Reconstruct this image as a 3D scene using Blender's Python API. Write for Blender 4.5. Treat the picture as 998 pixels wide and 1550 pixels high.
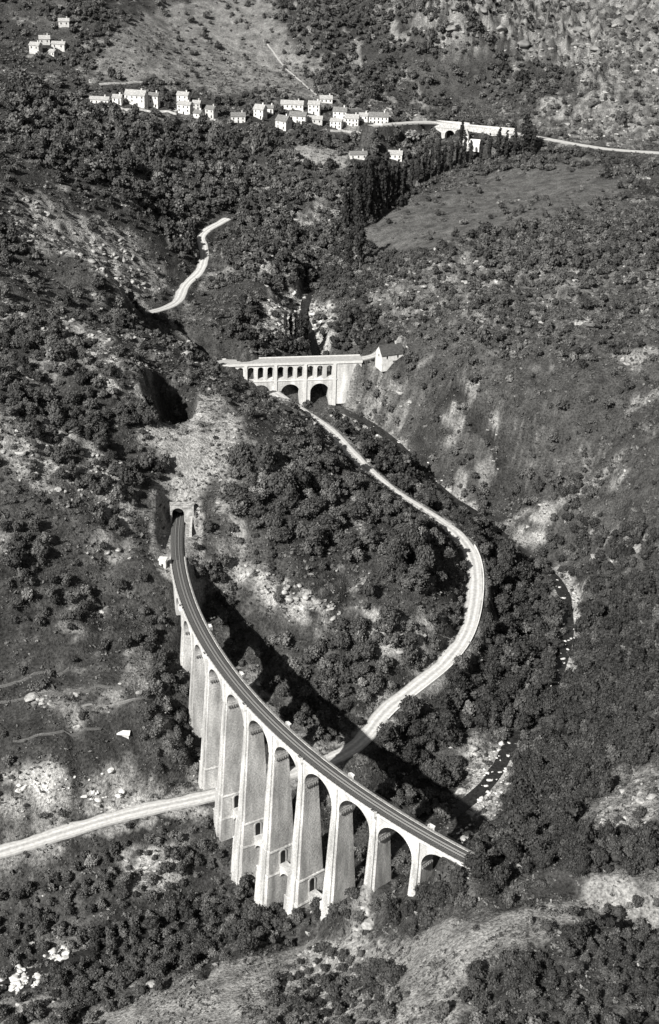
import bpy, math, random
import numpy as np
from mathutils import Matrix, Vector
for o in list(bpy.data.objects): bpy.data.objects.remove(o)
R = math.radians
SC = bpy.context.scene
C = SC.collection
rnd = random.Random(11)
nrng = np.random.default_rng(5)

# ------------------------------------------------------------------ camera
IW, IH = 998., 1550.
FPX, PITCH, ROLL, CAMH = 2200., R(27), R(1.5), 324.47
_F = np.array([0, math.cos(PITCH), -math.sin(PITCH)]); _U0 = np.array([0, math.sin(PITCH), math.cos(PITCH)]); _R0 = np.array([1., 0, 0])
_R = math.cos(ROLL)*_R0 + math.sin(ROLL)*_U0; _U = -math.sin(ROLL)*_R0 + math.cos(ROLL)*_U0
cam = bpy.data.objects.new('camera', bpy.data.cameras.new('camera')); C.objects.link(cam)
cam.matrix_world = Matrix(((_R[0], _U[0], -_F[0], 0), (_R[1], _U[1], -_F[1], 0), (_R[2], _U[2], -_F[2], CAMH), (0, 0, 0, 1)))
cam.data.sensor_fit = 'VERTICAL'; cam.data.sensor_height = 24.0
cam.data.lens = FPX/IH*24.0
cam.data.clip_start = 1.0; cam.data.clip_end = 12000
SC.camera = cam

# ------------------------------------------------------------------ light
SUN_AZ, SUN_EL = 55.0, 38.5          # shadows run towards +x turned 42 deg to +y
SKY_STRENGTH, SUN_STRENGTH, EXPOSURE = 0.05, 5.0, 0.60
sx, sy, sz = -math.cos(R(SUN_AZ))*math.cos(R(SUN_EL)), -math.sin(R(SUN_AZ))*math.cos(R(SUN_EL)), math.sin(R(SUN_EL))
w = bpy.data.worlds.new('World'); SC.world = w; w.use_nodes = True
nt = w.node_tree; nt.nodes.clear()
sky = nt.nodes.new('ShaderNodeTexSky'); sky.sky_type = 'NISHITA'; sky.sun_disc = False
sky.sun_elevation = R(SUN_EL); sky.sun_rotation = math.atan2(sx, sy)
bw = nt.nodes.new('ShaderNodeRGBToBW')          # black-and-white film: the sky lights without colour
bgn = nt.nodes.new('ShaderNodeBackground'); bgn.inputs['Strength'].default_value = SKY_STRENGTH
wo = nt.nodes.new('ShaderNodeOutputWorld')
nt.links.new(sky.outputs[0], bw.inputs[0]); nt.links.new(bw.outputs[0], bgn.inputs['Color']); nt.links.new(bgn.outputs[0], wo.inputs[0])
sl = bpy.data.lights.new('sun', 'SUN'); sl.energy = SUN_STRENGTH; sl.angle = R(0.5); sl.color = (1.0, 0.985, 0.95)
so = bpy.data.objects.new('sun', sl); C.objects.link(so); so.location = (-300, -200, 600)
so.rotation_euler = Vector((-sx, -sy, -sz)).to_track_quat('-Z', 'Y').to_euler()
vs = SC.view_settings; vs.view_transform = 'Standard'; vs.look = 'None'; vs.gamma = 1; vs.exposure = EXPOSURE; vs.use_curve_mapping = False
SC.render.engine = 'CYCLES'
SC.cycles.max_bounces = 4; SC.cycles.diffuse_bounces = 2; SC.cycles.glossy_bounces = 1; SC.cycles.transparent_max_bounces = 4

# ------------------------------------------------------------------ helpers
class MB:
    """collects quads / boxes / tubes, builds ONE mesh object"""
    def __init__(s): s.v = []; s.f = []
    def add(s, verts, faces):
        n = len(s.v); s.v += [tuple(map(float, p)) for p in verts]; s.f += [tuple(n+i for i in f) for f in faces]
    def hexa(s, p):     # p: 8 points, bottom 4 ccw then top 4
        s.add(p, [(3, 2, 1, 0), (4, 5, 6, 7), (0, 1, 5, 4), (1, 2, 6, 5), (2, 3, 7, 6), (3, 0, 4, 7)])
    def box(s, x0, y0, z0, x1, y1, z1):
        s.hexa([(x0, y0, z0), (x1, y0, z0), (x1, y1, z0), (x0, y1, z0), (x0, y0, z1), (x1, y0, z1), (x1, y1, z1), (x0, y1, z1)])
    def tube(s, a, b, r0, r1=None, n=6, cap=True):
        r1 = r0 if r1 is None else r1
        a = Vector(a); b = Vector(b); d = (b-a).normalized()
        u = d.orthogonal().normalized(); t = d.cross(u)
        vv = [a+(u*math.cos(2*math.pi*i/n)+t*math.sin(2*math.pi*i/n))*r0 for i in range(n)] + [b+(u*math.cos(2*math.pi*i/n)+t*math.sin(2*math.pi*i/n))*r1 for i in range(n)]
        ff = [(i, (i+1) % n, n+(i+1) % n, n+i) for i in range(n)]
        if cap: ff += [tuple(range(n-1, -1, -1)), tuple(range(n, 2*n))]
        s.add(vv, ff)
    def strip(s, rows, closed=False):      # rows: list of lists of points, same length
        n = len(rows[0]); vv = [p for r in rows for p in r]; ff = []
        for i in range(len(rows)-1):
            for j in range(n if closed else n-1):
                k = (j+1) % n; ff.append((i*n+j, i*n+k, (i+1)*n+k, (i+1)*n+j))
        s.add(vv, ff)
    def mesh(s, name, m):
        me = bpy.data.meshes.new(name); me.from_pydata(s.v, [], s.f); me.update()
        if m: me.materials.append(m)
        return me
    def build(s, name, m, parent=None, fixn=True):
        me = s.mesh(name, m)
        if fixn:
            import bmesh
            b = bmesh.new(); b.from_mesh(me); bmesh.ops.recalc_face_normals(b, faces=b.faces); b.to_mesh(me); b.free()
        return put(name, me, parent)
def put(name, me, parent=None):
    o = bpy.data.objects.new(name, me); C.objects.link(o)
    if parent: o.parent = parent
    return o
def npmesh(name, V, F, m, attrs=None):
    """V (n,3) float array, F (m,k) int array with k = 3 or 4"""
    me = bpy.data.meshes.new(name); n, k = F.shape
    me.vertices.add(len(V)); me.vertices.foreach_set('co', V.astype(np.float32).ravel())
    me.loops.add(n*k); me.loops.foreach_set('vertex_index', F.astype(np.int32).ravel())
    me.polygons.add(n); me.polygons.foreach_set('loop_start', np.arange(0, n*k, k, dtype=np.int32))
    for nm, a in (attrs or {}).items():
        at_ = me.attributes.new(nm, 'FLOAT', 'POINT'); at_.data.foreach_set('value', a.astype(np.float32))
    me.update(calc_edges=True); me.validate()
    if m: me.materials.append(m)
    return me
def tag(o, label=None, cat=None, group=None, kind=None):
    if label: o['label'] = label
    if cat: o['category'] = cat
    if group: o['group'] = group
    if kind: o['kind'] = kind
    return o
def empty(name, loc=(0, 0, 0), rz=0):
    o = bpy.data.objects.new(name, None); C.objects.link(o); o.location = loc; o.rotation_euler = (0, 0, rz); o.empty_display_size = 2
    return o
# ---- noise
def _h(ix, iy, seed):
    n = (ix.astype(np.int64)*374761393 + iy.astype(np.int64)*668265263 + seed*1442695041) & 0xffffffff
    n = ((n ^ (n >> 13))*1274126177) & 0xffffffff
    return ((n ^ (n >> 16)) & 0xffff)/65535.
def vnoise(x, y, seed=0):
    x0 = np.floor(x); y0 = np.floor(y); a = x-x0; b = y-y0
    a = a*a*(3-2*a); b = b*b*(3-2*b)
    return (_h(x0, y0, seed)*(1-a)+_h(x0+1, y0, seed)*a)*(1-b)+(_h(x0, y0+1, seed)*(1-a)+_h(x0+1, y0+1, seed)*a)*b
def fbm(x, y, seed=0, oct=4, g=.5):
    s = 0; a = 1; t = 0
    for i in range(oct):
        s = s+a*vnoise(x*2**i+17.3*i, y*2**i-9.1*i, seed+i); t += a; a *= g
    return s/t
def ridged(x, y, seed=0, oct=4):
    s = 0; a = 1; t = 0
    for i in range(oct):
        s = s+a*(1-abs(2*vnoise(x*2**i+5.7*i, y*2**i+3.3*i, seed+i)-1)); t += a; a *= .55
    return s/t
def sstep(a, b, x):
    t = np.clip((x-a)/(b-a), 0, 1); return t*t*(3-2*t)
# ---- materials (black-and-white film: every colour is a grey)
def G(v): return (v, v*0.988, v*0.962, 1)
def mat(name, v, rough=.9, noise=None, amp=.3, bump=0.0, spec=.15, coord='Object', extra=None):
    m = bpy.data.materials.new(name); m.use_nodes = True; t = m.node_tree; b = t.nodes['Principled BSDF']
    b.inputs['Roughness'].default_value = rough; b.inputs['Specular IOR Level'].default_value = spec; b.inputs['Base Color'].default_value = G(v)
    if noise:
        tc = t.nodes.new('ShaderNodeTexCoord'); n = t.nodes.new('ShaderNodeTexNoise'); n.inputs['Scale'].default_value = 1.0/noise; n.inputs['Detail'].default_value = 6
        r = t.nodes.new('ShaderNodeMapRange'); r.inputs['From Min'].default_value = .3; r.inputs['From Max'].default_value = .7
        r.inputs['To Min'].default_value = v*(1-amp); r.inputs['To Max'].default_value = v*(1+amp)
        t.links.new(tc.outputs[coord], n.inputs['Vector']); t.links.new(n.outputs['Fac'], r.inputs['Value'])
        out = r.outputs[0]
        if extra: out = extra(t, tc, out)
        mx = t.nodes.new('ShaderNodeMix'); mx.data_type = 'RGBA'; mx.blend_type = 'MULTIPLY'; mx.inputs['Factor'].default_value = 1
        t.links.new(out, mx.inputs['A']); mx.inputs['B'].default_value = G(1.0)
        t.links.new(mx.outputs['Result'], b.inputs['Base Color'])
        if bump:
            bn = t.nodes.new('ShaderNodeBump'); bn.inputs['Strength'].default_value = 1; bn.inputs['Distance'].default_value = bump
            t.links.new(n.outputs['Fac'], bn.inputs['Height']); t.links.new(bn.outputs[0], b.inputs['Normal'])
    return m
def courses(t, tc, val):           # masonry: courses, weather streaks and patches
    br = t.nodes.new('ShaderNodeTexNoise'); br.inputs['Scale'].default_value = .26; br.inputs['Detail'].default_value = 3
    mp = t.nodes.new('ShaderNodeMapping'); mp.inputs['Scale'].default_value = (1, 1, .22)
    t.links.new(tc.outputs['Object'], mp.inputs['Vector']); t.links.new(mp.outputs[0], br.inputs['Vector'])
    r = t.nodes.new('ShaderNodeMapRange'); r.inputs['From Min'].default_value = .3; r.inputs['From Max'].default_value = .7; r.inputs['To Min'].default_value = .55; r.inputs['To Max'].default_value = 1.22
    t.links.new(br.outputs['Fac'], r.inputs['Value'])
    wv = t.nodes.new('ShaderNodeTexWave'); wv.wave_type = 'BANDS'; wv.bands_direction = 'Z'; wv.inputs['Scale'].default_value = .42; wv.inputs['Distortion'].default_value = 1.2; wv.inputs['Detail Scale'].default_value = 3
    t.links.new(tc.outputs['Object'], wv.inputs['Vector'])
    r2 = t.nodes.new('ShaderNodeMapRange'); r2.inputs['To Min'].default_value = .86; r2.inputs['To Max'].default_value = 1.05; t.links.new(wv.outputs['Fac'], r2.inputs['Value'])
    a = t.nodes.new('ShaderNodeMath'); a.operation = 'MULTIPLY'; b = t.nodes.new('ShaderNodeMath'); b.operation = 'MULTIPLY'
    t.links.new(val, a.inputs[0]); t.links.new(r.outputs[0], a.inputs[1]); t.links.new(a.outputs[0], b.inputs[0]); t.links.new(r2.outputs[0], b.inputs[1])
    return b.outputs[0]
M = {}
M['pier'] = mat('rough_stone', .54, noise=.7, amp=.26, bump=.22, extra=courses)
M['ashlar'] = mat('pale_ashlar', .64, noise=.9, amp=.18, bump=.08, extra=courses)
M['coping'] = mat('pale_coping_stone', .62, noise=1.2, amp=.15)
M['ballast'] = mat('track_ballast', .085, noise=.35, amp=.6, bump=.1)
M['rail'] = mat('worn_rail_steel', .3, rough=.35, spec=.5)
M['iron'] = mat('dark_iron', .05, rough=.6)
M['wall_white'] = mat('limewashed_wall', .66, noise=2.2, amp=.28, bump=.05)
M['wall_stone'] = mat('pale_rubble_wall', .5, noise=1.2, amp=.35, bump=.1)
M['roof'] = mat('slate_roof', .17, noise=1.2, amp=.35, bump=.05)
M['roof_dark'] = mat('dark_slate_roof', .07, noise=1.2, amp=.35)
M['roof_pale'] = mat('pale_tile_roof', .34, noise=1.2, amp=.3, bump=.05)
M['dark'] = mat('dark_window_and_shade', .02, rough=.3)
def ruts(t, tc, val):               # wheel tracks worn along the gravel
    a = t.nodes.new('ShaderNodeAttribute'); a.attribute_name = 'across'
    ab = t.nodes.new('ShaderNodeMath'); ab.operation = 'ABSOLUTE'; t.links.new(a.outputs['Fac'], ab.inputs[0])
    cr = t.nodes.new('ShaderNodeValToRGB'); t.links.new(ab.outputs[0], cr.inputs[0]); e = cr.color_ramp.elements
    e[0].position = 0; e[0].color = (.72,)*3+(1,); e[1].position = 1.0; e[1].color = (.5,)*3+(1,)
    for p, c in ((.12, .74), (.28, 1.05), (.45, 1.08), (.62, .82), (.80, .9)):
        q = e.new(p); q.color = (c, c, c, 1)
    mu = t.nodes.new('ShaderNodeMath'); mu.operation = 'MULTIPLY'; t.links.new(val, mu.inputs[0]); t.links.new(cr.outputs[0], mu.inputs[1]); return mu.outputs[0]
M['road'] = mat('dusty_gravel_road', .52, noise=1.4, amp=.18, bump=.04, coord='Object', extra=ruts)
M['rock'] = mat('weathered_rock', .34, noise=1.6, amp=.5, bump=.6)
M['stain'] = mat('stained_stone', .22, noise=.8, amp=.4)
M['crag'] = mat('dark_crag_rock', .22, noise=2.5, amp=.6, bump=.8)
M['rock_white'] = mat('white_river_rock', .58, noise=1.5, amp=.3, bump=.4)
M['bark'] = mat('grey_bark', .12, noise=.5, amp=.4)
def water_mat():
    m = mat('river_water', .025, rough=.15, spec=.5, noise=1.3, amp=.5, bump=.12); return m
M['water'] = water_mat()
def leaf_mat(name, v):
    m = bpy.data.materials.new(name); m.use_nodes = True; t = m.node_tree; b = t.nodes['Principled BSDF']
    b.inputs['Roughness'].default_value = .75; b.inputs['Specular IOR Level'].default_value = .2
    a = t.nodes.new('ShaderNodeAttribute'); a.attribute_name = 'tint'
    oi = t.nodes.new('ShaderNodeObjectInfo')
    r = t.nodes.new('ShaderNodeMapRange'); r.inputs['To Min'].default_value = .78; r.inputs['To Max'].default_value = 1.25; t.links.new(oi.outputs['Random'], r.inputs['Value'])
    mu = t.nodes.new('ShaderNodeMath'); mu.operation = 'MULTIPLY'; t.links.new(a.outputs['Fac'], mu.inputs[0]); t.links.new(r.outputs[0], mu.inputs[1])
    mx = t.nodes.new('ShaderNodeMix'); mx.data_type = 'RGBA'; mx.blend_type = 'MULTIPLY'; mx.inputs['Factor'].default_value = 1
    t.links.new(mu.outputs[0], mx.inputs['A']); mx.inputs['B'].default_value = G(v); t.links.new(mx.outputs['Result'], b.inputs['Base Color'])
    return m
M['leaf'] = leaf_mat('oak_foliage', .064)
M['scrub'] = leaf_mat('scrub_foliage', .09)
M['poplar'] = leaf_mat('poplar_foliage', .028)
# ------------------------------------------------------------------ terrain
def ray(u, v):
    u = np.asarray(u, float); v = np.asarray(v, float)
    return _F+((u-IW/2)/FPX)[..., None]*_R-((v-IH/2)/FPX)[..., None]*_U
def at(u, v, z):
    d = ray(u, v); t = (np.asarray(z, float)-CAMH)/d[..., 2]
    p = d*t[..., None]; p[..., 2] += CAMH
    return p
def proj(x, y, z):
    q = np.stack([x, y, np.asarray(z)-CAMH], -1); wq = np.maximum(q@_F, 1.0)
    return IW/2+FPX*(q@_R)/wq, IH/2-FPX*(q@_U)/wq, wq
CP=[
# river
(30,1480,-60),(90,1450,-59.5),(250,1420,-58.5),(400,1362,-57),(478,1350,-55),(640,1262,-57),(740,1190,-55),(775,1120,-53.5),(810,1080,-52),(850,1010,-50.5),(864,940,-49),(862,880,-49),
(720,765,-45),(672,742,-45),(600,662,-41),(545,628,-39),(500,612,-38),(470,490,-28),(450,470,-27),(490,400,-21),(540,330,-10),(600,275,0),(690,250,8),(800,238,18),(900,244,19),
# right hill crest + field
(570,440,-6),(620,402,2),(700,368,10),(800,336,18),(998,318,30),
(560,350,-6),(640,345,2),(700,290,6),(800,290,12),(800,250,16),(640,290,2),(900,270,22),(960,290,28),
# right hill face
(600,500,-15),(700,500,0),(800,480,10),(900,450,20),(998,430,26),(600,560,-22),(700,560,-6),(800,560,-1),(998,560,16),
(660,610,-24),(700,655,-26),(800,640,-14),(998,640,4),(720,700,-32),(800,690,-26),(900,700,-19),(998,720,-8),
(765,745,-42),(850,740,-29),(998,800,-16),(800,780,-41),(800,832,-47),(900,850,-38),(998,900,-22),(905,950,-42),(985,1000,-27),
(900,1060,-42),(965,1100,-26),(860,1130,-49),(935,1180,-28),(965,1220,-14),(800,1190,-51),(850,1250,-26),(950,1270,-4),
# fore spur
(712,1310,-2),(760,1300,-6),(850,1315,2),(950,1325,9),(800,1365,3),(950,1410,15),(700,1420,-2),(600,1430,-20),(555,1385,-28),(535,1362,-32),(500,1364,-34.5),(446,1384,-48),(556,1343,-21.5),(515,1350,-33),(590,1345,-22),(640,1335,-11),(690,1325,-4),
(480,1412,-44),(400,1435,-45),(250,1500,-50),(130,1512,-56),(400,1550,-36),(600,1550,-10),(800,1550,12),(998,1550,28),(200,1550,-50),(0,1550,-58),
# road
(0,1290,-46),(100,1258,-45),(200,1228,-44),(320,1205,-43),(410,1178,-43),(505,1150,-42),(540,1130,-42),(555,1095,-40),(620,1045,-38),(680,1000,-36),(712,950,-34),(722,880,-31),(715,840,-29),(690,805,-27),(640,772,-25),(580,735,-22),(525,680,-19),(500,650,-18),(450,618,-16),
# below road to river
(640,1110,-47),(720,1050,-47),(770,950,-46),(770,860,-44),(720,790,-39),(620,710,-36),(560,1180,-49),(680,1180,-55),
(150,1310,-50),(250,1285,-50),(330,1268,-51),(300,1330,-57),(100,1390,-57),(200,1375,-56.5),(0,1340,-52),
# left slope
(250,1188,-40),(100,1190,-35),(0,1190,-33),(150,1100,-24),(0,1100,-25),(250,1100,-27),(285,1092,-30),(272,1006,-18.5),(300,1195,-44.5),(150,1000,-13),(0,1000,-14),(200,920,-6),(100,920,-2),(0,900,6),(245,858,0),(258,885,-4),
(225,800,9),(150,800,18),(0,780,30),(150,700,34),(50,700,40),(225,700,24),(0,620,54),(100,620,44),(200,640,36),
(0,500,60),(100,520,50),(200,560,50),(250,600,34),
# central spur
(270,830,0),(290,800,2),(268,815,1),(300,700,20),(300,640,27),(350,600,20),(420,640,16),(400,700,17),(350,760,8),(500,720,2),(480,660,2),(450,800,-2),(560,770,-6),(340,830,-2),(330,900,-12),(420,900,-11),(550,850,-12),(640,820,-17),(670,870,-24),(480,980,-25),(600,950,-24),(560,1020,-33),(420,1030,-33),(350,990,-26),(300,920,-14),(480,1080,-39),(290,860,-4),(350,568,7),(385,586,0.5),(418,603,-8),(300,540,18),
# beyond spur / upper road
(225,473,-10),(270,460,-12),(278,430,-10),(305,410,-8),(310,375,-4),(300,355,-1),(345,330,3),(390,430,-5),(380,520,-12),(250,420,-5),(230,360,18),(150,400,50),(100,330,46),(0,300,68),(0,400,70),(100,420,48),(200,300,34),(350,270,9),(450,300,0),(400,380,0),(330,450,-12),
(100,200,62),(250,230,40),(400,230,26),(520,225,20),(20,200,74),(60,130,70),
# village terrace
(150,155,58),(250,160,50),(350,180,42),(450,180,40),(580,183,35),(520,165,42),(560,240,20),(640,215,18),
(640,184,32),(690,188,31),(760,197,29),(850,214,26),(920,226,24),(998,231,22),(690,215,25),
# far slopes
(60,70,88),(200,100,74),(300,100,66),(300,50,86),(300,0,108),(100,20,112),(450,100,62),(500,40,92),(600,110,58),(600,0,106),(700,130,48),(700,60,90),(760,0,108),(760,150,40),
(900,180,37),(900,125,62),(998,70,82),(998,150,52),(800,180,33),(820,110,60),(900,50,88),(998,0,112),(850,0,100),
]
CP=np.array(CP,float)
_m=CP[:,2]<0
CP[_m,2]*=np.where(CP[_m,1]>560,1.5,1.25)
CW = at(CP[:,0],CP[:,1],CP[:,2])
EXTRA=[(-68,870,-36),(-50,872,-47),(-35,875,-54),(-10,885,-60),(-52,893,-46),(-30,900,-58),(-117,866,9),(-113,897,0),(-126,900,4),(-62,838,-31),(-40,836,-44),(-20,846,-52),(-78,832,-18),(0,852,-57),(-700,100,60),(-300,50,-10),(0,50,30),(400,50,80),(900,100,160),(-700,500,60),(-600,900,190),(-700,1300,230),(-700,1900,330),(700,500,140),(800,900,160),(800,1300,170),(800,1900,400),(0,2300,360),(-400,2300,380),(400,2300,400),(0,1900,210),(-300,1800,200),(300,1850,230)]
PTS=np.vstack([CW,np.array(EXTRA,float)])
def tps_fit(P,lam):
    n=len(P);X=P[:,:2]/500.
    d2=((X[:,None]-X[None])**2).sum(-1)
    K=np.where(d2>0,0.5*d2*np.log(d2+1e-20),0)+lam*np.eye(n)
    Q=np.c_[np.ones(n),X]
    A=np.block([[K,Q],[Q.T,np.zeros((3,3))]])
    return np.linalg.solve(A,np.r_[P[:,2],0,0,0])
W=tps_fit(PTS,2e-5)
def tps(x,y):
    x=np.asarray(x,float)/500.;y=np.asarray(y,float)/500.
    r=W[-3]+W[-2]*x+W[-1]*y
    for i,(a,b,_) in enumerate(PTS):
        d2=(x-a/500.)**2+(y-b/500.)**2
        r=r+W[i]*0.5*d2*np.log(d2+1e-20)
    return r

# roads, river, railway as lines in the ground plan: (x, y, z)
def resample(P, step):
    P = np.asarray(P, float)
    for _ in range(3):        # Chaikin rounding
        Q = [P[0]]
        for a, b in zip(P[:-1], P[1:]): Q += [a*.75+b*.25, a*.25+b*.75]
        P = np.array(Q+[P[-1]])
    d = np.r_[0, np.cumsum(np.linalg.norm(np.diff(P[:, :2], axis=0), axis=1))]
    s = np.arange(0, d[-1], step)
    return np.stack([np.interp(s, d, P[:, i]) for i in range(3)], -1)
def uvz(L, k=1.0):
    L = np.array(L, float); return at(L[:, 0], L[:, 1], L[:, 2]*k)
MAIN = uvz([(-90, 1312, -47), (0, 1290, -46), (100, 1258, -45), (200, 1228, -44), (320, 1205, -43.5), (410, 1178, -43), (505, 1150, -42.5), (550, 1120, -41.5), (580, 1077, -40), (625, 1043, -38.3), (680, 1000, -36), (712, 950, -34), (722, 880, -31), (714, 835, -29), (690, 805, -27.5), (640, 772, -25.5), (580, 735, -22.5), (525, 680, -19.5), (500, 650, -18), (450, 618, -16)], 1.5)
d_ = MAIN[-1]-MAIN[-2]; MAIN = np.vstack([MAIN, MAIN[-1]+d_*.8+np.array([0, 0, 1])])
ROAD = resample(MAIN, 3.0)
BR_A, BR_B = at(350, 553, -26.), at(546, 547, -26.)        # far two-tier bridge: its deck, left end and right end (front edge)
UPPER = resample(np.vstack([uvz([(225, 473, -12.5), (270, 460, -15), (279, 430, -12.5), (306, 410, -10), (311, 375, -5), (299, 355, -1.2), (345, 330, 3)])]), 3.0)
FARROAD = resample(uvz([(560, 190, 38), (640, 183, 33), (690, 187, 31), (760, 197, 29), (850, 214, 26), (920, 226, 24), (998, 231, 22), (1120, 240, 20)]), 4.0)
RIVER = resample(uvz([(-60, 1510, -91), (30, 1483, -90), (90, 1450, -89), (250, 1420, -88), (400, 1362, -85.5), (478, 1350, -83), (640, 1262, -84), (740, 1190, -82), (775, 1120, -80), (812, 1080, -78), (850, 1010, -76), (862, 940, -74.5), (852, 880, -73.5), (790, 835, -71), (720, 775, -68), (672, 748, -67), (600, 668, -62), (545, 630, -59), (500, 614, -57), (470, 500, -36), (455, 470, -33), (490, 400, -26), (540, 330, -12), (600, 275, 0), (690, 250, 7), (800, 240, 15), (900, 246, 19), (1050, 250, 24)]), 4.0)
X0, Y0, TH0, KAP = 33.154, 392.614, 2.418175, -0.00308218
def track(s, r):        # s metres along the sunlit deck edge from the first pier, r metres to its right
    s = np.asarray(s, float); th = TH0+KAP*s
    x = X0+(np.sin(th)-math.sin(TH0))/KAP; y = Y0-(np.cos(th)-math.cos(TH0))/KAP
    return np.stack([x+r*np.sin(th), y-r*np.cos(th)], -1)
def T(s, r, z):
    p = track(s, r); return (float(p[0]), float(p[1]), float(z))
RC, S_NEAR, S_FAR, S_PORTAL = 3.3, -16.0, 224.0, 262.0
sv = np.arange(S_FAR-2, S_PORTAL+1.6, 2.); p_ = track(sv, RC); RAIL_A = np.c_[p_, np.full(len(sv), -1.15)]
sv = np.arange(-90, S_NEAR+1, 2.); p_ = track(sv, RC); RAIL_B = np.c_[p_, np.full(len(sv), -1.15)]

xs = np.r_[np.arange(-1300, -520, 26), np.arange(-520, -270, 5), np.arange(-270, 270, 1.7), np.arange(270, 520, 5), np.arange(520, 1301, 26)]
ys = [90.]
while ys[-1] < 2600: ys.append(ys[-1]+0.55+0.0031*max(ys[-1]-150, 0) if ys[-1] < 1750 else ys[-1]+25)
ys = np.array(ys)
GX, GY = np.meshgrid(xs, ys)
Z = tps(GX, GY)
Z = np.clip(Z, -95, 420)
def inpoly(u, v, poly):
    r = np.zeros(u.shape, bool); P = poly; j = len(P)-1
    for i in range(len(P)):
        xi, yi = P[i]; xj, yj = P[j]
        if yi != yj: r ^= ((yi > v) != (yj > v)) & (u < (xj-xi)*(v-yi)/(yj-yi)+xi)
        j = i
    return r
def near(line, x, y, reach):
    """distance to a polyline and the line's z there (only trusted within reach)"""
    d = np.full(x.shape, 1e9); zz = np.zeros(x.shape)
    b = (x > line[:, 0].min()-reach) & (x < line[:, 0].max()+reach) & (y > line[:, 1].min()-reach) & (y < line[:, 1].max()+reach)
    xb, yb = x[b], y[b]; db = np.full(xb.shape, 1e9); zb = np.zeros(xb.shape)
    for a, c in zip(line[:-1], line[1:]):
        k = np.where((abs(xb-a[0]) < reach+6) & (abs(yb-a[1]) < reach+6))[0]
        if not len(k): continue
        e = c[:2]-a[:2]; L2 = e@e+1e-9
        t = np.clip(((xb[k]-a[0])*e[0]+(yb[k]-a[1])*e[1])/L2, 0, 1)
        dd = np.hypot(xb[k]-a[0]-t*e[0], yb[k]-a[1]-t*e[1]); q = dd < db[k]
        db[k[q]] = dd[q]; zb[k[q]] = (a[2]+t*(c[2]-a[2]))[q]
    d[b] = db; zz[b] = zb
    return d, zz
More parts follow.
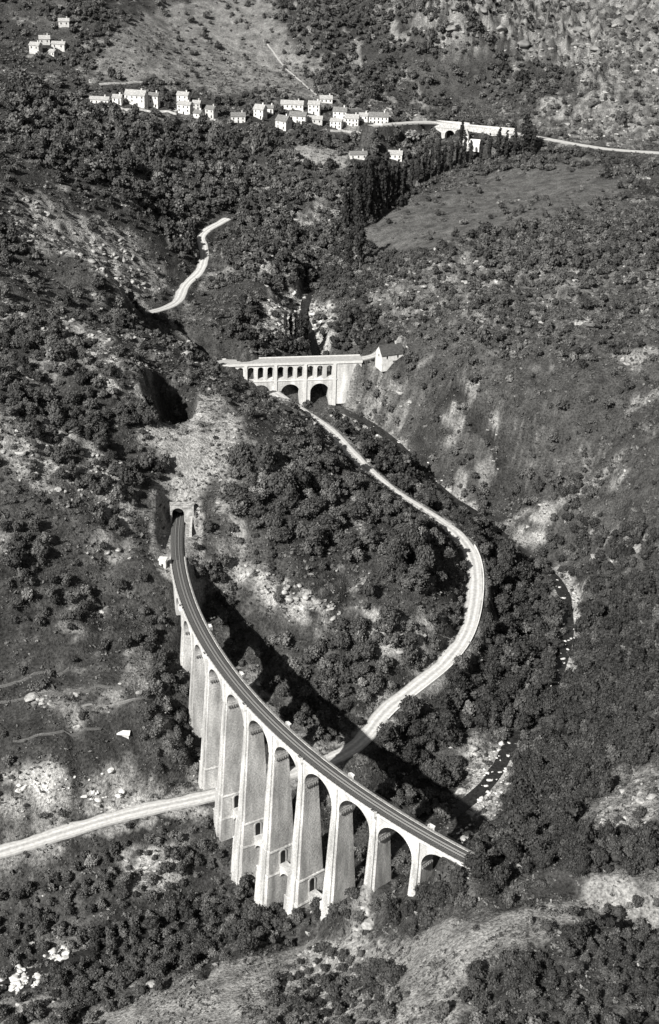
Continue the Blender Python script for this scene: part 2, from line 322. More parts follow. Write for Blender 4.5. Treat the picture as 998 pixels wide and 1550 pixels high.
# the cover of the land, outlined where it lies (photo coordinates projected on the ground)
FOREST = {   # polygon: tree density, crown radius lo, hi
 'village_wood': ([(20, 120), (60, 120), (130, 165), (350, 197), (600, 200), (650, 240), (600, 250), (540, 262), (470, 285), (380, 300), (250, 250), (180, 290), (90, 260), (20, 230)], .44, 2.6, 6.4),
 'ravine_wood': ([(230, 262), (380, 290), (520, 285), (540, 340), (500, 400), (455, 440), (400, 440), (345, 420), (325, 330), (300, 345), (285, 400), (230, 330), (180, 300)], .62, 2.8, 5.4),
 'poplar_wood': ([(520, 262), (600, 250), (640, 270), (600, 320), (560, 345), (520, 390), (560, 420), (540, 460), (480, 440), (500, 390), (520, 340)], .5, 2.2, 3.8),
 'bridge_wood': ([(345, 525), (360, 470), (420, 440), (440, 500), (500, 490), (560, 470), (585, 512), (540, 525), (430, 540), (370, 545)], .8, 2.6, 4.4),
 'spur_wood': ([(345, 700), (420, 690), (520, 690), (640, 790), (690, 850), (690, 900), (610, 900), (520, 860), (440, 830), (350, 800)], .46, 3.0, 7.4),
 'spur_low_wood': ([(530, 930), (640, 960), (690, 915), (700, 950), (660, 1000), (560, 1075), (480, 1080), (440, 1060), (400, 1020), (400, 960), (500, 980)], .7, 3, 5),
 'track_wood': ([(300, 850), (345, 860), (345, 930), (420, 1010), (470, 1080), (520, 1120), (470, 1120), (330, 960), (290, 890)], .6, 2.5, 4),
 'river_wood': ([(735, 860), (840, 830), (850, 980), (800, 1100), (740, 1130), (700, 1180), (640, 1190), (560, 1140), (600, 1075), (690, 1010), (740, 930)], .7, 3.0, 6.4),
 'right_wood': ([(880, 880), (1050, 830), (1050, 1310), (880, 1300), (770, 1290), (755, 1180), (830, 1080), (872, 990)], .74, 2.8, 6.0),
 'gorge_wood': ([(500, 622), (530, 632), (600, 680), (660, 745), (740, 800), (760, 850), (735, 850), (700, 790), (640, 760), (585, 725), (540, 670)], .9, 2.8, 4.6),
 'pier_wood': ([(60, 1490), (110, 1430), (180, 1390), (300, 1365), (345, 1345), (440, 1362), (560, 1370), (610, 1330), (700, 1318), (800, 1300), (860, 1315), (740, 1350), (640, 1392), (520, 1402), (400, 1420), (230, 1470), (120, 1510)], .85, 2.0, 3.3),
 'end_wood': ([(640, 1335), (695, 1300), (760, 1268), (860, 1280), (1040, 1290), (1040, 1325), (860, 1338), (740, 1350), (640, 1375)], .95, 2.2, 4.0),
 'corner_wood': ([(715, 1560), (745, 1500), (815, 1442), (895, 1390), (955, 1350), (1060, 1330), (1060, 1620), (680, 1620)], .55, 1.5, 3.1),
 'bottom_wood': ([(380, 1620), (400, 1500), (470, 1440), (540, 1440), (600, 1480), (610, 1530), (560, 1620)], .28, 1.8, 3.0),
 'left_low_wood': ([(0, 1360), (120, 1300), (250, 1250), (340, 1230), (345, 1340), (230, 1360), (120, 1400), (60, 1450), (0, 1470)], .3, 1.6, 3.0),
 'gully_wood': ([(230, 1010), (290, 1040), (310, 1120), (300, 1190), (240, 1170), (215, 1120)], .7, 2.2, 3.6),
 'left_wood': ([(0, 470), (60, 480), (200, 570), (230, 640), (210, 800), (160, 830), (100, 740), (30, 640), (0, 600)], .26, 2.0, 4.8),
 'left_bushes': ([(0, 820), (60, 800), (140, 880), (110, 960), (20, 960), (0, 900)], .28, 2.2, 4.0),
 'bend_wood': ([(500, 730), (600, 755), (700, 830), (700, 870), (640, 830), (560, 790)], .7, 2.4, 3.8),
 'rock_wood': ([(830, 740), (870, 720), (880, 800), (1000, 800), (1000, 880), (860, 880), (830, 830)], .8, 2.6, 4.4),
 'hill_wood': ([(720, 350), (860, 330), (1000, 340), (1000, 420), (860, 400), (800, 430), (720, 400)], .3, 2.4, 4.2),
 'top_wood': ([(400, 0), (720, 0), (760, 90), (860, 100), (840, 150), (600, 130), (520, 170), (470, 130), (440, 60)], .24, 2.4, 5.5),
 'far_line_wood': ([(600, 200), (700, 190), (850, 225), (1000, 240), (1000, 262), (860, 250), (740, 262), (640, 250)], .4, 2.2, 3.8),
}
GRASS = {   # polygon: albedo, cover of low scrub
 'field': ([(540, 375), (590, 325), (680, 282), (760, 257), (880, 242), (950, 268), (930, 300), (820, 330), (700, 360), (640, 380), (580, 392)], .17, .08),
 'fore_slope': ([(1050, 1310), (940, 1325), (840, 1350), (720, 1392), (600, 1420), (480, 1430), (380, 1450), (250, 1500), (130, 1540), (100, 1620), (680, 1620), (720, 1480), (860, 1395), (1050, 1340)], .30, .09),
 'far_pasture': ([(140, 120), (150, 60), (260, 0), (400, 0), (440, 60), (520, 120), (560, 170), (450, 150), (330, 140), (200, 125)], .22, .09),
 'cut_top': ([(215, 660), (240, 625), (330, 590), (370, 640), (345, 700), (300, 745), (262, 745), (230, 690)], .40, .16),
 'right_down': ([(610, 560), (700, 470), (1050, 420), (1050, 860), (860, 740), (760, 740), (690, 720), (640, 650)], .095, .5),
 'hill_scrub': ([(570, 450), (610, 405), (700, 365), (800, 335), (1050, 310), (1050, 500), (860, 530), (700, 560), (600, 520)], .11, .8),
 'left_down': ([(0, 960), (150, 900), (240, 900), (270, 1000), (200, 1060), (230, 1150), (100, 1160), (0, 1160)], .07, .5),
 'slope_clearing': ([(850, 1262), (905, 1205), (940, 1165), (1010, 1150), (1010, 1245), (920, 1285)], .25, .3),
 'terrace': ([(440, 225), (520, 225), (530, 262), (470, 262)], .3, .05),
}
ROCKS = {   # polygon: roughness in metres, albedo
 'left_crags': ([(10, 290), (60, 290), (200, 350), (260, 430), (200, 470), (110, 400), (20, 360)], 2.6, .40),
 'left_ridge': ([(0, 420), (40, 440), (150, 510), (235, 600), (240, 640), (200, 610), (100, 540), (0, 480)], 2.6, .42),
 'road_bank': ([(0, 1165), (90, 1165), (240, 1165), (240, 1195), (150, 1225), (60, 1215), (0, 1230)], 1.8, .5),
 'spur_rocks': ([(335, 850), (360, 840), (440, 870), (540, 930), (530, 950), (440, 920), (380, 890)], 3.4, .46),
 'spur_face': ([(540, 920), (650, 930), (690, 930), (680, 985), (600, 1000), (540, 960)], 2.6, .40),
 'big_rock': ([(757, 795), (785, 772), (840, 762), (850, 800), (830, 832), (790, 822)], 3.0, .32),
 'river_bars': ([(690, 1180), (715, 1110), (770, 1120), (780, 1190), (770, 1240), (715, 1240)], 1.0, .40),
 'river_edge': ([(842, 860), (875, 860), (880, 930), (862, 1060), (840, 1060), (852, 960)], 1.0, .38),
 'gorge_bars': ([(500, 618), (560, 630), (640, 690), (720, 765), (750, 800), (720, 790), (640, 720), (540, 650)], .8, .36),
 'gorge_rocks': ([(385, 505), (400, 450), (445, 425), (512, 470), (508, 505), (430, 515)], 2.4, .5),
 'clearing_rocks': ([(885, 1250), (935, 1190), (1000, 1170), (1000, 1230), (920, 1275)], 1.8, .36),
 'cliffs': ([(560, 0), (1050, -40), (1050, 60), (900, 130), (860, 110), (780, 90), (660, 70)], 14.0, .22),
 'right_knoll': ([(780, 180), (900, 110), (1050, 50), (1050, 230), (880, 215)], 3.2, .22),
 'fore_rocks': ([(440, 1450), (490, 1430), (600, 1420), (620, 1470), (560, 1520), (470, 1560), (430, 1500)], 1.4, .38),
 'left_crag_low': ([(0, 600), (150, 660), (220, 740), (200, 790), (100, 760), (0, 720)], 2.8, .36),
 'ravine_rocks': ([(440, 310), (490, 300), (490, 350), (455, 350)], 3, .3),
 'hill_brow': ([(560, 450), (600, 410), (720, 370), (1000, 340), (1000, 420), (760, 440), (620, 480), (570, 500)], 2.8, .2),
 'mid_crag': ([(360, 370), (450, 390), (440, 420), (380, 400)], 2.4, .38),
 'low_left_rocks': ([(170, 1290), (270, 1260), (280, 1340), (200, 1360)], 1.6, .40),
 'bridge_rocks': ([(520, 560), (600, 560), (640, 600), (580, 640), (515, 610)], 3.0, .2),
}
U_, V_, W_ = proj(GX, GY, Z)
nu = U_+(fbm(GX/14, GY/14, 3)-.5)*44; nv = V_+(fbm(GX/14, GY/14, 8)-.5)*44
inside = (GY > 100) & (GY < 1800)
def mask(poly): return inpoly(nu, nv, poly) & inside
def soft(m):
    m = m.astype(float)
    for _ in range(2):
        p = np.pad(m, 1, mode='edge'); m = (p[1:-1, 1:-1]*2+p[:-2, 1:-1]+p[2:, 1:-1]+p[1:-1, :-2]+p[1:-1, 2:])/6
    return m
rough = np.zeros(Z.shape); alb = .09+.075*(fbm(GX/38, GY/38, 21, 4)-.5)*2; rockm = np.zeros(Z.shape)
for k, (poly, t, a, b) in FOREST.items():
    m = soft(mask(poly)); alb = alb*(1-m*.7)+m*.7*.085*(.6+.8*vnoise(GX/12, GY/12, 23))
smooth_m = np.zeros(Z.shape)
for k, (poly, a, c) in GRASS.items():
    m = soft(mask(poly)); alb = alb*(1-m)+m*a*(1+.5*(fbm(GX/11, GY/11, 31, 4)-.5)); smooth_m = np.maximum(smooth_m, m if k in ('field', 'fore_slope', 'far_pasture', 'terrace') else 0)
for k, (poly, r_, a) in ROCKS.items():
    m = soft(mask(poly)); rough = np.maximum(rough, m*r_)
    pat = sstep(.40, .62, fbm(GX/5.5, GY/5.5, 41, 4)+.1*m); rockm = np.maximum(rockm, m*pat)
    alb = alb*(1-m*pat)+m*pat*a*(.75+.5*vnoise(GX/2.3, GY/2.3, 5))
pat = sstep(.60, .70, fbm(GX/16, GY/16, 61, 5))*(1-smooth_m)                # rock showing through the turf everywhere
alb = alb*(1-pat*.7)+pat*.7*.30; rough = np.maximum(rough, pat*2.4)
# relief
_kd = np.minimum.reduce([near(L_, GX, GY, 40)[0] for L_ in (ROAD, UPPER, FARROAD, RIVER, RAIL_A, np.c_[track(np.arange(-30, 224, 4.), RC), np.zeros(64)])])
Z = Z+sstep(8, 38, np.minimum(_kd, 40))*(fbm(GX/52, GY/52, 301, 2)-.5)*13*(1-.5*smooth_m)*sstep(1330, 1230, GY)
Z = Z+(fbm(GX/22, GY/22, 1, 4)-.5)*5.2*(1-.75*smooth_m)+(fbm(GX/6, GY/6, 2, 3)-.5)*2.4*(1-.8*smooth_m)
lm = soft(fbm(GX/45, GY/45, 88, 3) > .50)*(1-smooth_m)*sstep(1500, 1250, GY)*.62          # old terraces and rock ledges following the contour
zq = Z/4.2+1.1*fbm(GX/30, GY/30, 66, 3); fr = np.mod(zq, 1); Z = Z+lm*4.2*(sstep(.62, 1, fr)-fr)*(.5+.5*vnoise(GX/9, GY/9, 12))
alb = alb*(1-lm*.6*sstep(.62, .75, fr))+lm*.6*sstep(.62, .75, fr)*.26*vnoise(GX/3, GY/3, 14)*1.5
gul = ridged(GX/55+.4*vnoise(GX/20, GY/20, 4), GY/55, 99, 2); Z = Z-3.2*sstep(.80, .95, gul)*(1-smooth_m)
Z = Z+rough*(ridged(GX/13, GY/9, 7, 4)-.55)*1.9+rough*.5*(vnoise(GX/2.6, GY/2.6, 9)-.5)
far = sstep(1350, 1500, GY)
Z = Z+far*(1-.6*smooth_m)*(ridged(GX/60, GY/60, 13, 4)-.5)*16
# dry-stone terraces on the hill above the near river bend
tm = soft(inpoly(nu, nv, [(760, 400), (830, 395), (840, 470), (770, 470)]))*.8
Z = Z*(1-tm)+tm*(np.floor(Z/4)*4+4*sstep(.7, 1, np.mod(Z/4, 1)))
# quarry hollow above the tunnel
q = at(258, 602, 32.); dd = np.hypot((GX-q[0])/1.0, (GY-q[1])/1.9)
Z = Z-26*(1-sstep(8, 15.5, dd+2*(vnoise(GX/4, GY/4, 77)-.5))); 
def carve(line, w0, w1, dz=0., up=None):
    global Z, alb
    d, zz = near(line, GX, GY, w1+3)
    k = d < w1+2
    Z[k] = (zz[k]+dz)+(Z[k]-zz[k]-dz)*sstep(w0, w1, d[k])
    return d
d_riv = carve(RIVER, 4.5, 11, -.6)
bars = soft(inpoly(nu, nv, ROCKS['river_bars'][0])|inpoly(nu, nv, ROCKS['river_edge'][0])|inpoly(nu, nv, ROCKS['gorge_bars'][0])|inpoly(nu, nv, ROCKS['gorge_rocks'][0]))
m = (d_riv < 8)&inside&(bars > .4); alb = np.where(m, np.maximum(alb, .30+.2*vnoise(GX/3, GY/3, 3)), alb)
d_up = carve(UPPER, 4.2, 9, -.35)
d_far = carve(FARROAD, 5, 11, -.4)
fa, fb = uvz([(645, 182.5, 32.4)])[0], uvz([(775, 199.5, 28.6)])[0]          # the far arched bridge: its two ends
fe = (fb-fa); fl_ = float(np.linalg.norm(fe[:2])); fe = fe/np.linalg.norm(fe); fn = np.array([-fe[1], fe[0], 0]); ca = fl_*(684-645)/130.
_a = (GX-fa[0])*fe[0]+(GY-fa[1])*fe[1]; _d = (GX-fa[0])*fn[0]+(GY-fa[1])*fn[1]
Z = np.where((abs(_a-ca) < 8) & (_d > -30) & (_d < 7.5), np.minimum(Z, 13+.1*(_d+5)), Z)
Z = np.where((_a > -4) & (_a < fl_+4) & (_d > -16) & (_d < -4.0), np.minimum(Z, 22+.25*(_d+5)), Z)
d_road = carve(ROAD, 5.2, 11.5, -.4)
m = (d_road > 4) & (d_road < 8.5) & (vnoise(GX/6, GY/6, 15) > .45); alb = np.where(m, .27, alb)
# ends of the far bridge: the road runs on into the spur and round to the toll house
e_ = (BR_B-BR_A)/np.linalg.norm(BR_B-BR_A); n_ = np.array([e_[1], -e_[0], 0]); n_ = n_ if n_[1] < 0 else -n_
BR_W = 11.0; BR_L = float(np.linalg.norm(BR_B-BR_A)); mid_ = -n_*BR_W/2
HOUSE = at(591, 541, -26.5)
APP_L = resample(np.array([BR_A+mid_-e_*40+np.array([0, 14, 0]), BR_A+mid_-e_*16, BR_A+mid_, BR_A+mid_+e_*2]), 3)
APP_R = resample(np.array([BR_B+mid_-e_*2, BR_B+mid_, BR_B+mid_+e_*8+np.array([0, 3, 0]), BR_B+mid_+e_*16+np.array([0, 13, 0]), BR_B+mid_+e_*19+np.array([0, 22, 0])]), 3)
carve(APP_L, 5.5, 7.5, -.5); carve(APP_R, 5, 9, -.5)
hd = np.hypot(GX-HOUSE[0], GY-HOUSE[1]); Z = Z+(HOUSE[2]-Z)*(1-sstep(9, 15, hd))
d_ra = carve(RAIL_A, 5.0, 10.5, 0); d_rb = carve(RAIL_B, 5.5, 12, 0)
d_rail = np.minimum(d_ra, d_rb)
rightside = np.zeros(Z.shape)
m = (d_ra < 12); alb = np.where(m, .34, alb)
# dry gully running down the right-hand hill
_g = []
for u, v, zg in [(665, 565, -14), (700, 603, -22), (745, 640, -25), (775, 670, -30), (803, 708, -38), (812, 735, -45)]: _g.append(at(u, v, float(zg)))
GUL = resample(np.array(_g), 3.0); dg, _ = near(GUL, GX, GY, 8); Z = Z-4.0*(1-sstep(.6, 3.4, dg)); alb = np.where(dg < 2.5, .06, alb)
# abutment mound stays under the deck
def height(x, y):
    x = np.asarray(x, float); y = np.asarray(y, float)
    i = np.clip(np.searchsorted(xs, x)-1, 0, len(xs)-2); j = np.clip(np.searchsorted(ys, y)-1, 0, len(ys)-2)
    a = np.clip((x-xs[i])/(xs[i+1]-xs[i]), 0, 1); b = np.clip((y-ys[j])/(ys[j+1]-ys[j]), 0, 1)
    return (Z[j, i]*(1-a)+Z[j, i+1]*a)*(1-b)+(Z[j+1, i]*(1-a)+Z[j+1, i+1]*a)*b
def gridval(A, x, y):
    i = np.clip(np.searchsorted(xs, x), 0, len(xs)-1); j = np.clip(np.searchsorted(ys, y), 0, len(ys)-1); return A[j, i]
def hit(u, v, t0=180.):
    """where the sight line through a photo point meets the ground"""
    u = np.atleast_1d(np.asarray(u, float)); v = np.atleast_1d(np.asarray(v, float)); d = ray(u, v); t = np.full(u.shape, t0)
    for _ in range(900):
        p = d*t[:, None]; g = CAMH+p[:, 2]-height(p[:, 0], p[:, 1])
        if (g < .05).all(): break
        t = np.where(g < .05, t, t+np.clip(g*.45, .08, 25))
    p = d*t[:, None]; p[:, 2] += CAMH; p[:, 2] = height(p[:, 0], p[:, 1])
    return p
def hit1(u, v): return hit(u, v)[0]
# tunnel mouth: open the ground behind the headwall
def local(x, y):      # inverse of track(): (s, r) of a ground point
    cx, cy = X0-math.sin(TH0)/KAP, Y0+math.cos(TH0)/KAP; Rr = -1/KAP
    a = np.arctan2(y-cy, x-cx); th = a-math.pi/2+0
    rr = np.hypot(x-cx, y-cy)
    return a, rr
ground = mat('hillside_ground', .2)
def ground_mat(m):
    t = m.node_tree; b = t.nodes['Principled BSDF']
    b.inputs['Specular IOR Level'].default_value = .05
    a = t.nodes.new('ShaderNodeAttribute'); a.attribute_name = 'albedo'
    tc = t.nodes.new('ShaderNodeTexCoord')
    def noise(sc, lo, hi, det=5):
        n = t.nodes.new('ShaderNodeTexNoise'); n.inputs['Scale'].default_value = sc; n.inputs['Detail'].default_value = det; n.inputs['Roughness'].default_value = .65
        t.links.new(tc.outputs['Object'], n.inputs['Vector'])
        r = t.nodes.new('ShaderNodeMapRange'); r.inputs['From Min'].default_value = .3; r.inputs['From Max'].default_value = .7; r.inputs['To Min'].default_value = lo; r.inputs['To Max'].default_value = hi
        t.links.new(n.outputs['Fac'], r.inputs['Value']); return n, r.outputs[0]
    n1, o1 = noise(.9, .25, 1.7, 8); n2, o2 = noise(.13, .5, 1.4, 4)
    m1 = t.nodes.new('ShaderNodeMath'); m1.operation = 'MULTIPLY'; m2 = t.nodes.new('ShaderNodeMath'); m2.operation = 'MULTIPLY'
    t.links.new(a.outputs['Fac'], m1.inputs[0]); t.links.new(o1, m1.inputs[1]); t.links.new(m1.outputs[0], m2.inputs[0]); t.links.new(o2, m2.inputs[1])
    mx = t.nodes.new('ShaderNodeMix'); mx.data_type = 'RGBA'; mx.blend_type = 'MULTIPLY'; mx.inputs['Factor'].default_value = 1
    t.links.new(m2.outputs[0], mx.inputs['A']); mx.inputs['B'].default_value = G(1); t.links.new(mx.outputs['Result'], b.inputs['Base Color'])
    bn = t.nodes.new('ShaderNodeBump'); bn.inputs['Strength'].default_value = 1; bn.inputs['Distance'].default_value = 1.3
    t.links.new(n1.outputs['Fac'], bn.inputs['Height']); t.links.new(bn.outputs[0], b.inputs['Normal'])
ground_mat(ground)
ny, nx = Z.shape
I = np.arange(ny*nx).reshape(ny, nx)
F_ = np.stack([I[:-1, :-1], I[:-1, 1:], I[1:, 1:], I[1:, :-1]], -1).reshape(-1, 4)
fx = GX.ravel()[F_].mean(1); fy = GY.ravel()[F_].mean(1); fz = Z.ravel()[F_].max(1)
pt = track(np.arange(S_PORTAL-.2, S_PORTAL+9, .5), RC)
dmin = np.min(np.hypot(fx[:, None]-pt[None, :, 0], fy[:, None]-pt[None, :, 1]) if len(fx) < 1000 else np.stack([np.hypot(fx-a[0], fy-a[1]) for a in pt], 1), 1)
F_ = F_[~((dmin < 2.9) & (fz < 8.5))]
tm_ = npmesh('ground', np.stack([GX.ravel(), GY.ravel(), Z.ravel()], -1), F_, ground, {'albedo': np.clip(np.where(alb < .2, alb*.72, alb*.95), .025, .6).ravel()})
tm_.polygons.foreach_set('use_smooth', np.ones(len(tm_.polygons), bool))
tag(put('ground', tm_), kind='structure')

# roads: crowned gravel ribbons with soft verges
def ribbon(name, L, hw, m, lift, kind='structure', edges=True):
    L = np.asarray(L); tg = np.gradient(L[:, :2], axis=0); tg /= np.linalg.norm(tg, axis=1)[:, None]+1e-9
    nrm = np.stack([-tg[:, 1], tg[:, 0]], -1)
    prof = [(-1.25, -1.0), (-1, 0), (-.72, .05), (-.5, .08), (-.3, .09), (0, .12), (.3, .09), (.5, .08), (.72, .05), (1, 0), (1.25, -1.0)]
    rows = []
    for i, p in enumerate(L):
        ww = hw*(1+.10*(vnoise(np.array([i*.35]), np.array([3.3]), 4)[0]-.5))
        wa, wb = [ww*(1+c_*(fbm(np.array([i*.45]), np.array([q_]), 6, 3)[0]-.45)) for q_, c_ in ((1.7, .25), (8.1, .65))]
        rows.append([(p[0]+nrm[i, 0]*o*(wa if o < 0 else wb), p[1]+nrm[i, 1]*o*(wa if o < 0 else wb), p[2]+lift+dz) for o, dz in prof])
    mb = MB(); mb.strip(rows); o = mb.build(name, m); tag(o, kind=kind)
    at_ = o.data.attributes.new('across', 'FLOAT', 'POINT'); at_.data.foreach_set('value', np.tile([o_ for o_, _ in prof], len(rows)).astype(np.float32)); return o
def road_tracks(t, tc, val): return val
ribbon('road', ROAD, 3.9, M['road'], -.12)
ribbon('upper_road', UPPER, 3.6, M['road'], -.1)
ribbon('far_road', FARROAD, 4.2, M['road'], -.1)
wl = RIVER.copy()
ribbon("river_water", wl, 3.2, M['water'], -.45)
ribbon('approach_road', APP_L, 3.0, M['road'], -.15); ribbon('approach_road', APP_R, 3.0, M['road'], -.15)
# footpaths trodden across the left hillside
PATH = resample(np.array([hit1(*p) for p in [(292, 1008), (270, 1030), (240, 1058), (190, 1068), (120, 1070)]]), 2.5); PATH[:, 2] = height(PATH[:, 0], PATH[:, 1])+.1
ribbon('footpath', PATH, .45, mat('trodden_earth', .2, noise=1, amp=.3), .02)
PATH2 = resample(np.array([hit1(*p) for p in [(400, 60), (430, 100), (470, 135), (480, 145)]]), 4); PATH2[:, 2] = height(PATH2[:, 0], PATH2[:, 1])+.3
ribbon('footpath', PATH2, .8, mat('trodden_chalk', .36, noise=1, amp=.3), .02)
# ------------------------------------------------------------------ railway viaduct
VI = empty('railway_viaduct', (0, 0, 0))
tag(VI, 'tall curved stone railway viaduct with many round arches crossing the valley', 'viaduct')
def sweep(mb, s0, s1, prof, step=2.0):     # prof: closed (r, z) loop
    n = max(2, int(abs(s1-s0)/step)+1)
    rows = [[T(s, r, z) for r, z in prof] for s in np.linspace(s0, s1, n)]
    k = len(mb.v); mb.strip(rows, closed=True)
    m = len(prof); mb.f.append(tuple(range(k, k+m))); mb.f.append(tuple(range(k+(n-1)*m, k+n*m)))
def tbox(mb, s0, s1, r0, r1, z0, z1, s0t=None, s1t=None, r0t=None, r1t=None):
    s0t = s0 if s0t is None else s0t; s1t = s1 if s1t is None else s1t; r0t = r0 if r0t is None else r0t; r1t = r1 if r1t is None else r1t
    mb.hexa([T(s0, r0, z0), T(s1, r0, z0), T(s1, r1, z0), T(s0, r1, z0), T(s0t, r0t, z1), T(s1t, r0t, z1), T(s1t, r1t, z1), T(s0t, r1t, z1)])
ZS, AR = -10.2, 7.95
def half(z):      # half width along the track, half width across it
    d = ZS-z; a, b = 2.05+.024*d, 3.1+.060*d
    if z < -55: a += .4; b += .4
    if z < -66: a += .4; b += .4
    return a, b
PB = {0: -26, 1: -46, 2: -66, 3: -84, 4: -90, 5: -92, 6: -81, 7: -72, 8: -52, 9: -33}
for k in range(10):
    s = 20.*k; base = min(PB[k], float(height(*track(s, RC)))-3)
    mb = MB(); buts = (MB(), MB()); led = MB()
    cuts = [z for z in (ZS, -55, -66, base) if z >= base]
    if cuts[-1] != base: cuts.append(base)
    for zt, zb in zip(cuts[:-1], cuts[1:]):
        at_, bt = half(zt-1e-3); ab, bb = half(zb+1e-3)
        tbox(mb, s-ab, s+ab, RC-bb, RC+bb, zb, zt, s-at_, s+at_, RC-bt, RC+bt)
        for sg in (-1, 1):              # buttress up the middle of each end face
            but = buts[(sg+1)//2]; tbox(but, s-ab*.56, s+ab*.56, RC+sg*(bb-.4), RC+sg*(bb+.75), zb, zt, s-at_*.5, s+at_*.5, RC+sg*(bt-.4), RC+sg*(bt+.55))
        if zt < -20:                    # weathered string course at the set-off
            tbox(led, s-at_-.25, s+at_+.25, RC-bt-.25, RC+bt+.25, zt-.45, zt+.1, s-at_-.02, s+at_+.02, RC-bt-.02, RC+bt+.02)
            pass
    p = mb.build('pier', M['pier'], VI); [b_.build('buttress', M['pier'], p) for b_ in buts]
    for i_ in range(0, len(led.v), 8):
        l2 = MB(); l2.hexa(led.v[i_:i_+8]); l2.build('string_course', M['pier'], p)
    # impost band and the row of centring corbels under the arch
    im = MB(); tbox(im, s-2.12, s+2.12, -.08, 6.68, ZS-.35, ZS+.1); im.build('impost', M['pier'], p)
    for sg in (-1, 1):
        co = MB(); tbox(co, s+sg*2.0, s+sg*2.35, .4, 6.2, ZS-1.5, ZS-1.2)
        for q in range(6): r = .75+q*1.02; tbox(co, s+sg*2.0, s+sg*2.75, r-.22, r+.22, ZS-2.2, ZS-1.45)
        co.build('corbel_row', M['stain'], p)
    # pilaster strips from springing to cornice
    for r0, r1 in ((-.6, .0), (6.6, 7.2)):
        pl = MB(); tbox(pl, s-1.15, s+1.15, r0, r1, ZS+.1, -1.02); pl.build('pilaster', M['ashlar'], p)
    # doorway on the side toward the next pier, where the lower gallery runs
    if 3 <= k <= 6:
        a_, b_ = half(-60)
        for sg in (-1, 1):
            fr = MB(); dk = MB(); so_ = s+sg*a_
            tbox(fr, so_-.2, so_+.45, RC-1.75, RC-1.15, -62.5, -57.2); tbox(fr, so_-.2, so_+.45, RC+1.15, RC+1.75, -62.5, -57.2)
            for q in range(8):
                t0, t1 = math.pi*q/8, math.pi*(q+1)/8
                pts = [(RC+1.15*math.cos(t0), -57.2+1.15*math.sin(t0)), (RC+1.15*math.cos(t1), -57.2+1.15*math.sin(t1)), (RC+1.75*math.cos(t1), -57.2+1.75*math.sin(t1)), (RC+1.75*math.cos(t0), -57.2+1.75*math.sin(t0))]
                fr.hexa([T(so_-.2, r, z) for r, z in pts]+[T(so_+.45, r, z) for r, z in pts])
            f = fr.build('doorway', M['ashlar'], p)
            ring = [(RC-1.15, -62.5), (RC+1.15, -62.5)]+[(RC+1.15*math.cos(math.pi*q/8), -57.2+1.15*math.sin(math.pi*q/8)) for q in range(9)]
            e0, e1 = so_+sg*.02, so_+sg*.12
            n = len(ring); dk.add([T(e0, r, z) for r, z in ring]+[T(e1, r, z) for r, z in ring], [tuple(range(n)), tuple(range(n, 2*n))]+[(i, (i+1) % n, n+(i+1) % n, n+i) for i in range(n)])
            dk.build('passage_shade_panel', M['dark'], f)  # solid dark panel, its colour stands in for the shade inside the passage
# arches
def arch(mb_w, mb_i, s0, s1, zspr, rad, ztop, r0, r1, n=22):
    c = (s0+s1)/2
    a = [(c-rad*math.cos(math.pi*i/n), zspr+rad*math.sin(math.pi*i/n)) for i in range(n+1)]
    low = [(s0, zspr)]+a+[(s1, zspr)]; top = [(s0, ztop)]+[(p[0], ztop) for p in a]+[(s1, ztop)]
    for r, in ((r0,), (r1,)):
        mb_w.strip([[T(s, r, z) for s, z in low], [T(s, r, z) for s, z in top]])
    mb_i.strip([[T(s, r0+.004, z) for s, z in low], [T(s, r1-.004, z) for s, z in low]])
for k in range(-1, 10):
    s0, s1 = 20.*k, 20.*k+20
    w_, i_ = MB(), MB(); arch(w_, i_, s0, s1, ZS, AR, -1.02, 0, 6.6)
    sp = w_.build('spandrel', M['ashlar'], VI, fixn=False); i_.build('vault', M['pier'], sp, fixn=False)
    n = 20; c = (s0+s1)/2       # voussoir ring standing a little proud
    for r, r2 in ((-.08, .0), (6.6, 6.68)):
        rg = MB()
        for i in range(n):
            pts = []
            for t, q in ((i, AR), (i+1, AR), (i+1, AR+.75), (i, AR+.75)):
                th = math.pi*t/n; pts.append((c-q*math.cos(th), ZS+q*math.sin(th)))
            rg.hexa([T(s, r, z) for s, z in pts]+[T(s, r2, z) for s, z in pts])
        rg.build('voussoir_ring', M['ashlar'], sp)
# lower gallery arches tying the tallest piers
for k in (2, 3, 4, 5):
    a_, b_ = half(-64); s0, s1 = 20.*k+a_-.6, 20.*k+20-a_+.6
    w_, i_ = MB(), MB(); rad = (s1-s0)/2-.9; arch(w_, i_, s0, s1, -64.2-rad, rad, -62.7, RC-1.6, RC+1.6, 16)
    st = w_.build('tie_arch', M['pier'], VI, fixn=False); i_.build('vault', M['pier'], st, fixn=False)
    dk = MB(); tbox(dk, s0, s1, RC-1.9, RC+1.9, -62.7, -62.3); dk.build('walkway', M['pier'], st)
# abutments
ab = MB(); tbox(ab, -26, -20, 0, 6.6, -14, -1.02); ab.build('abutment', M['ashlar'], VI)
ab = MB()
for i in range(6): tbox(ab, 200+i*4, 204+i*4, 0, 6.6, -16+i*1.6, -1.02, 200+i*4, 204+i*4, 0.0, 6.6)
ab.build('abutment', M['ashlar'], VI)
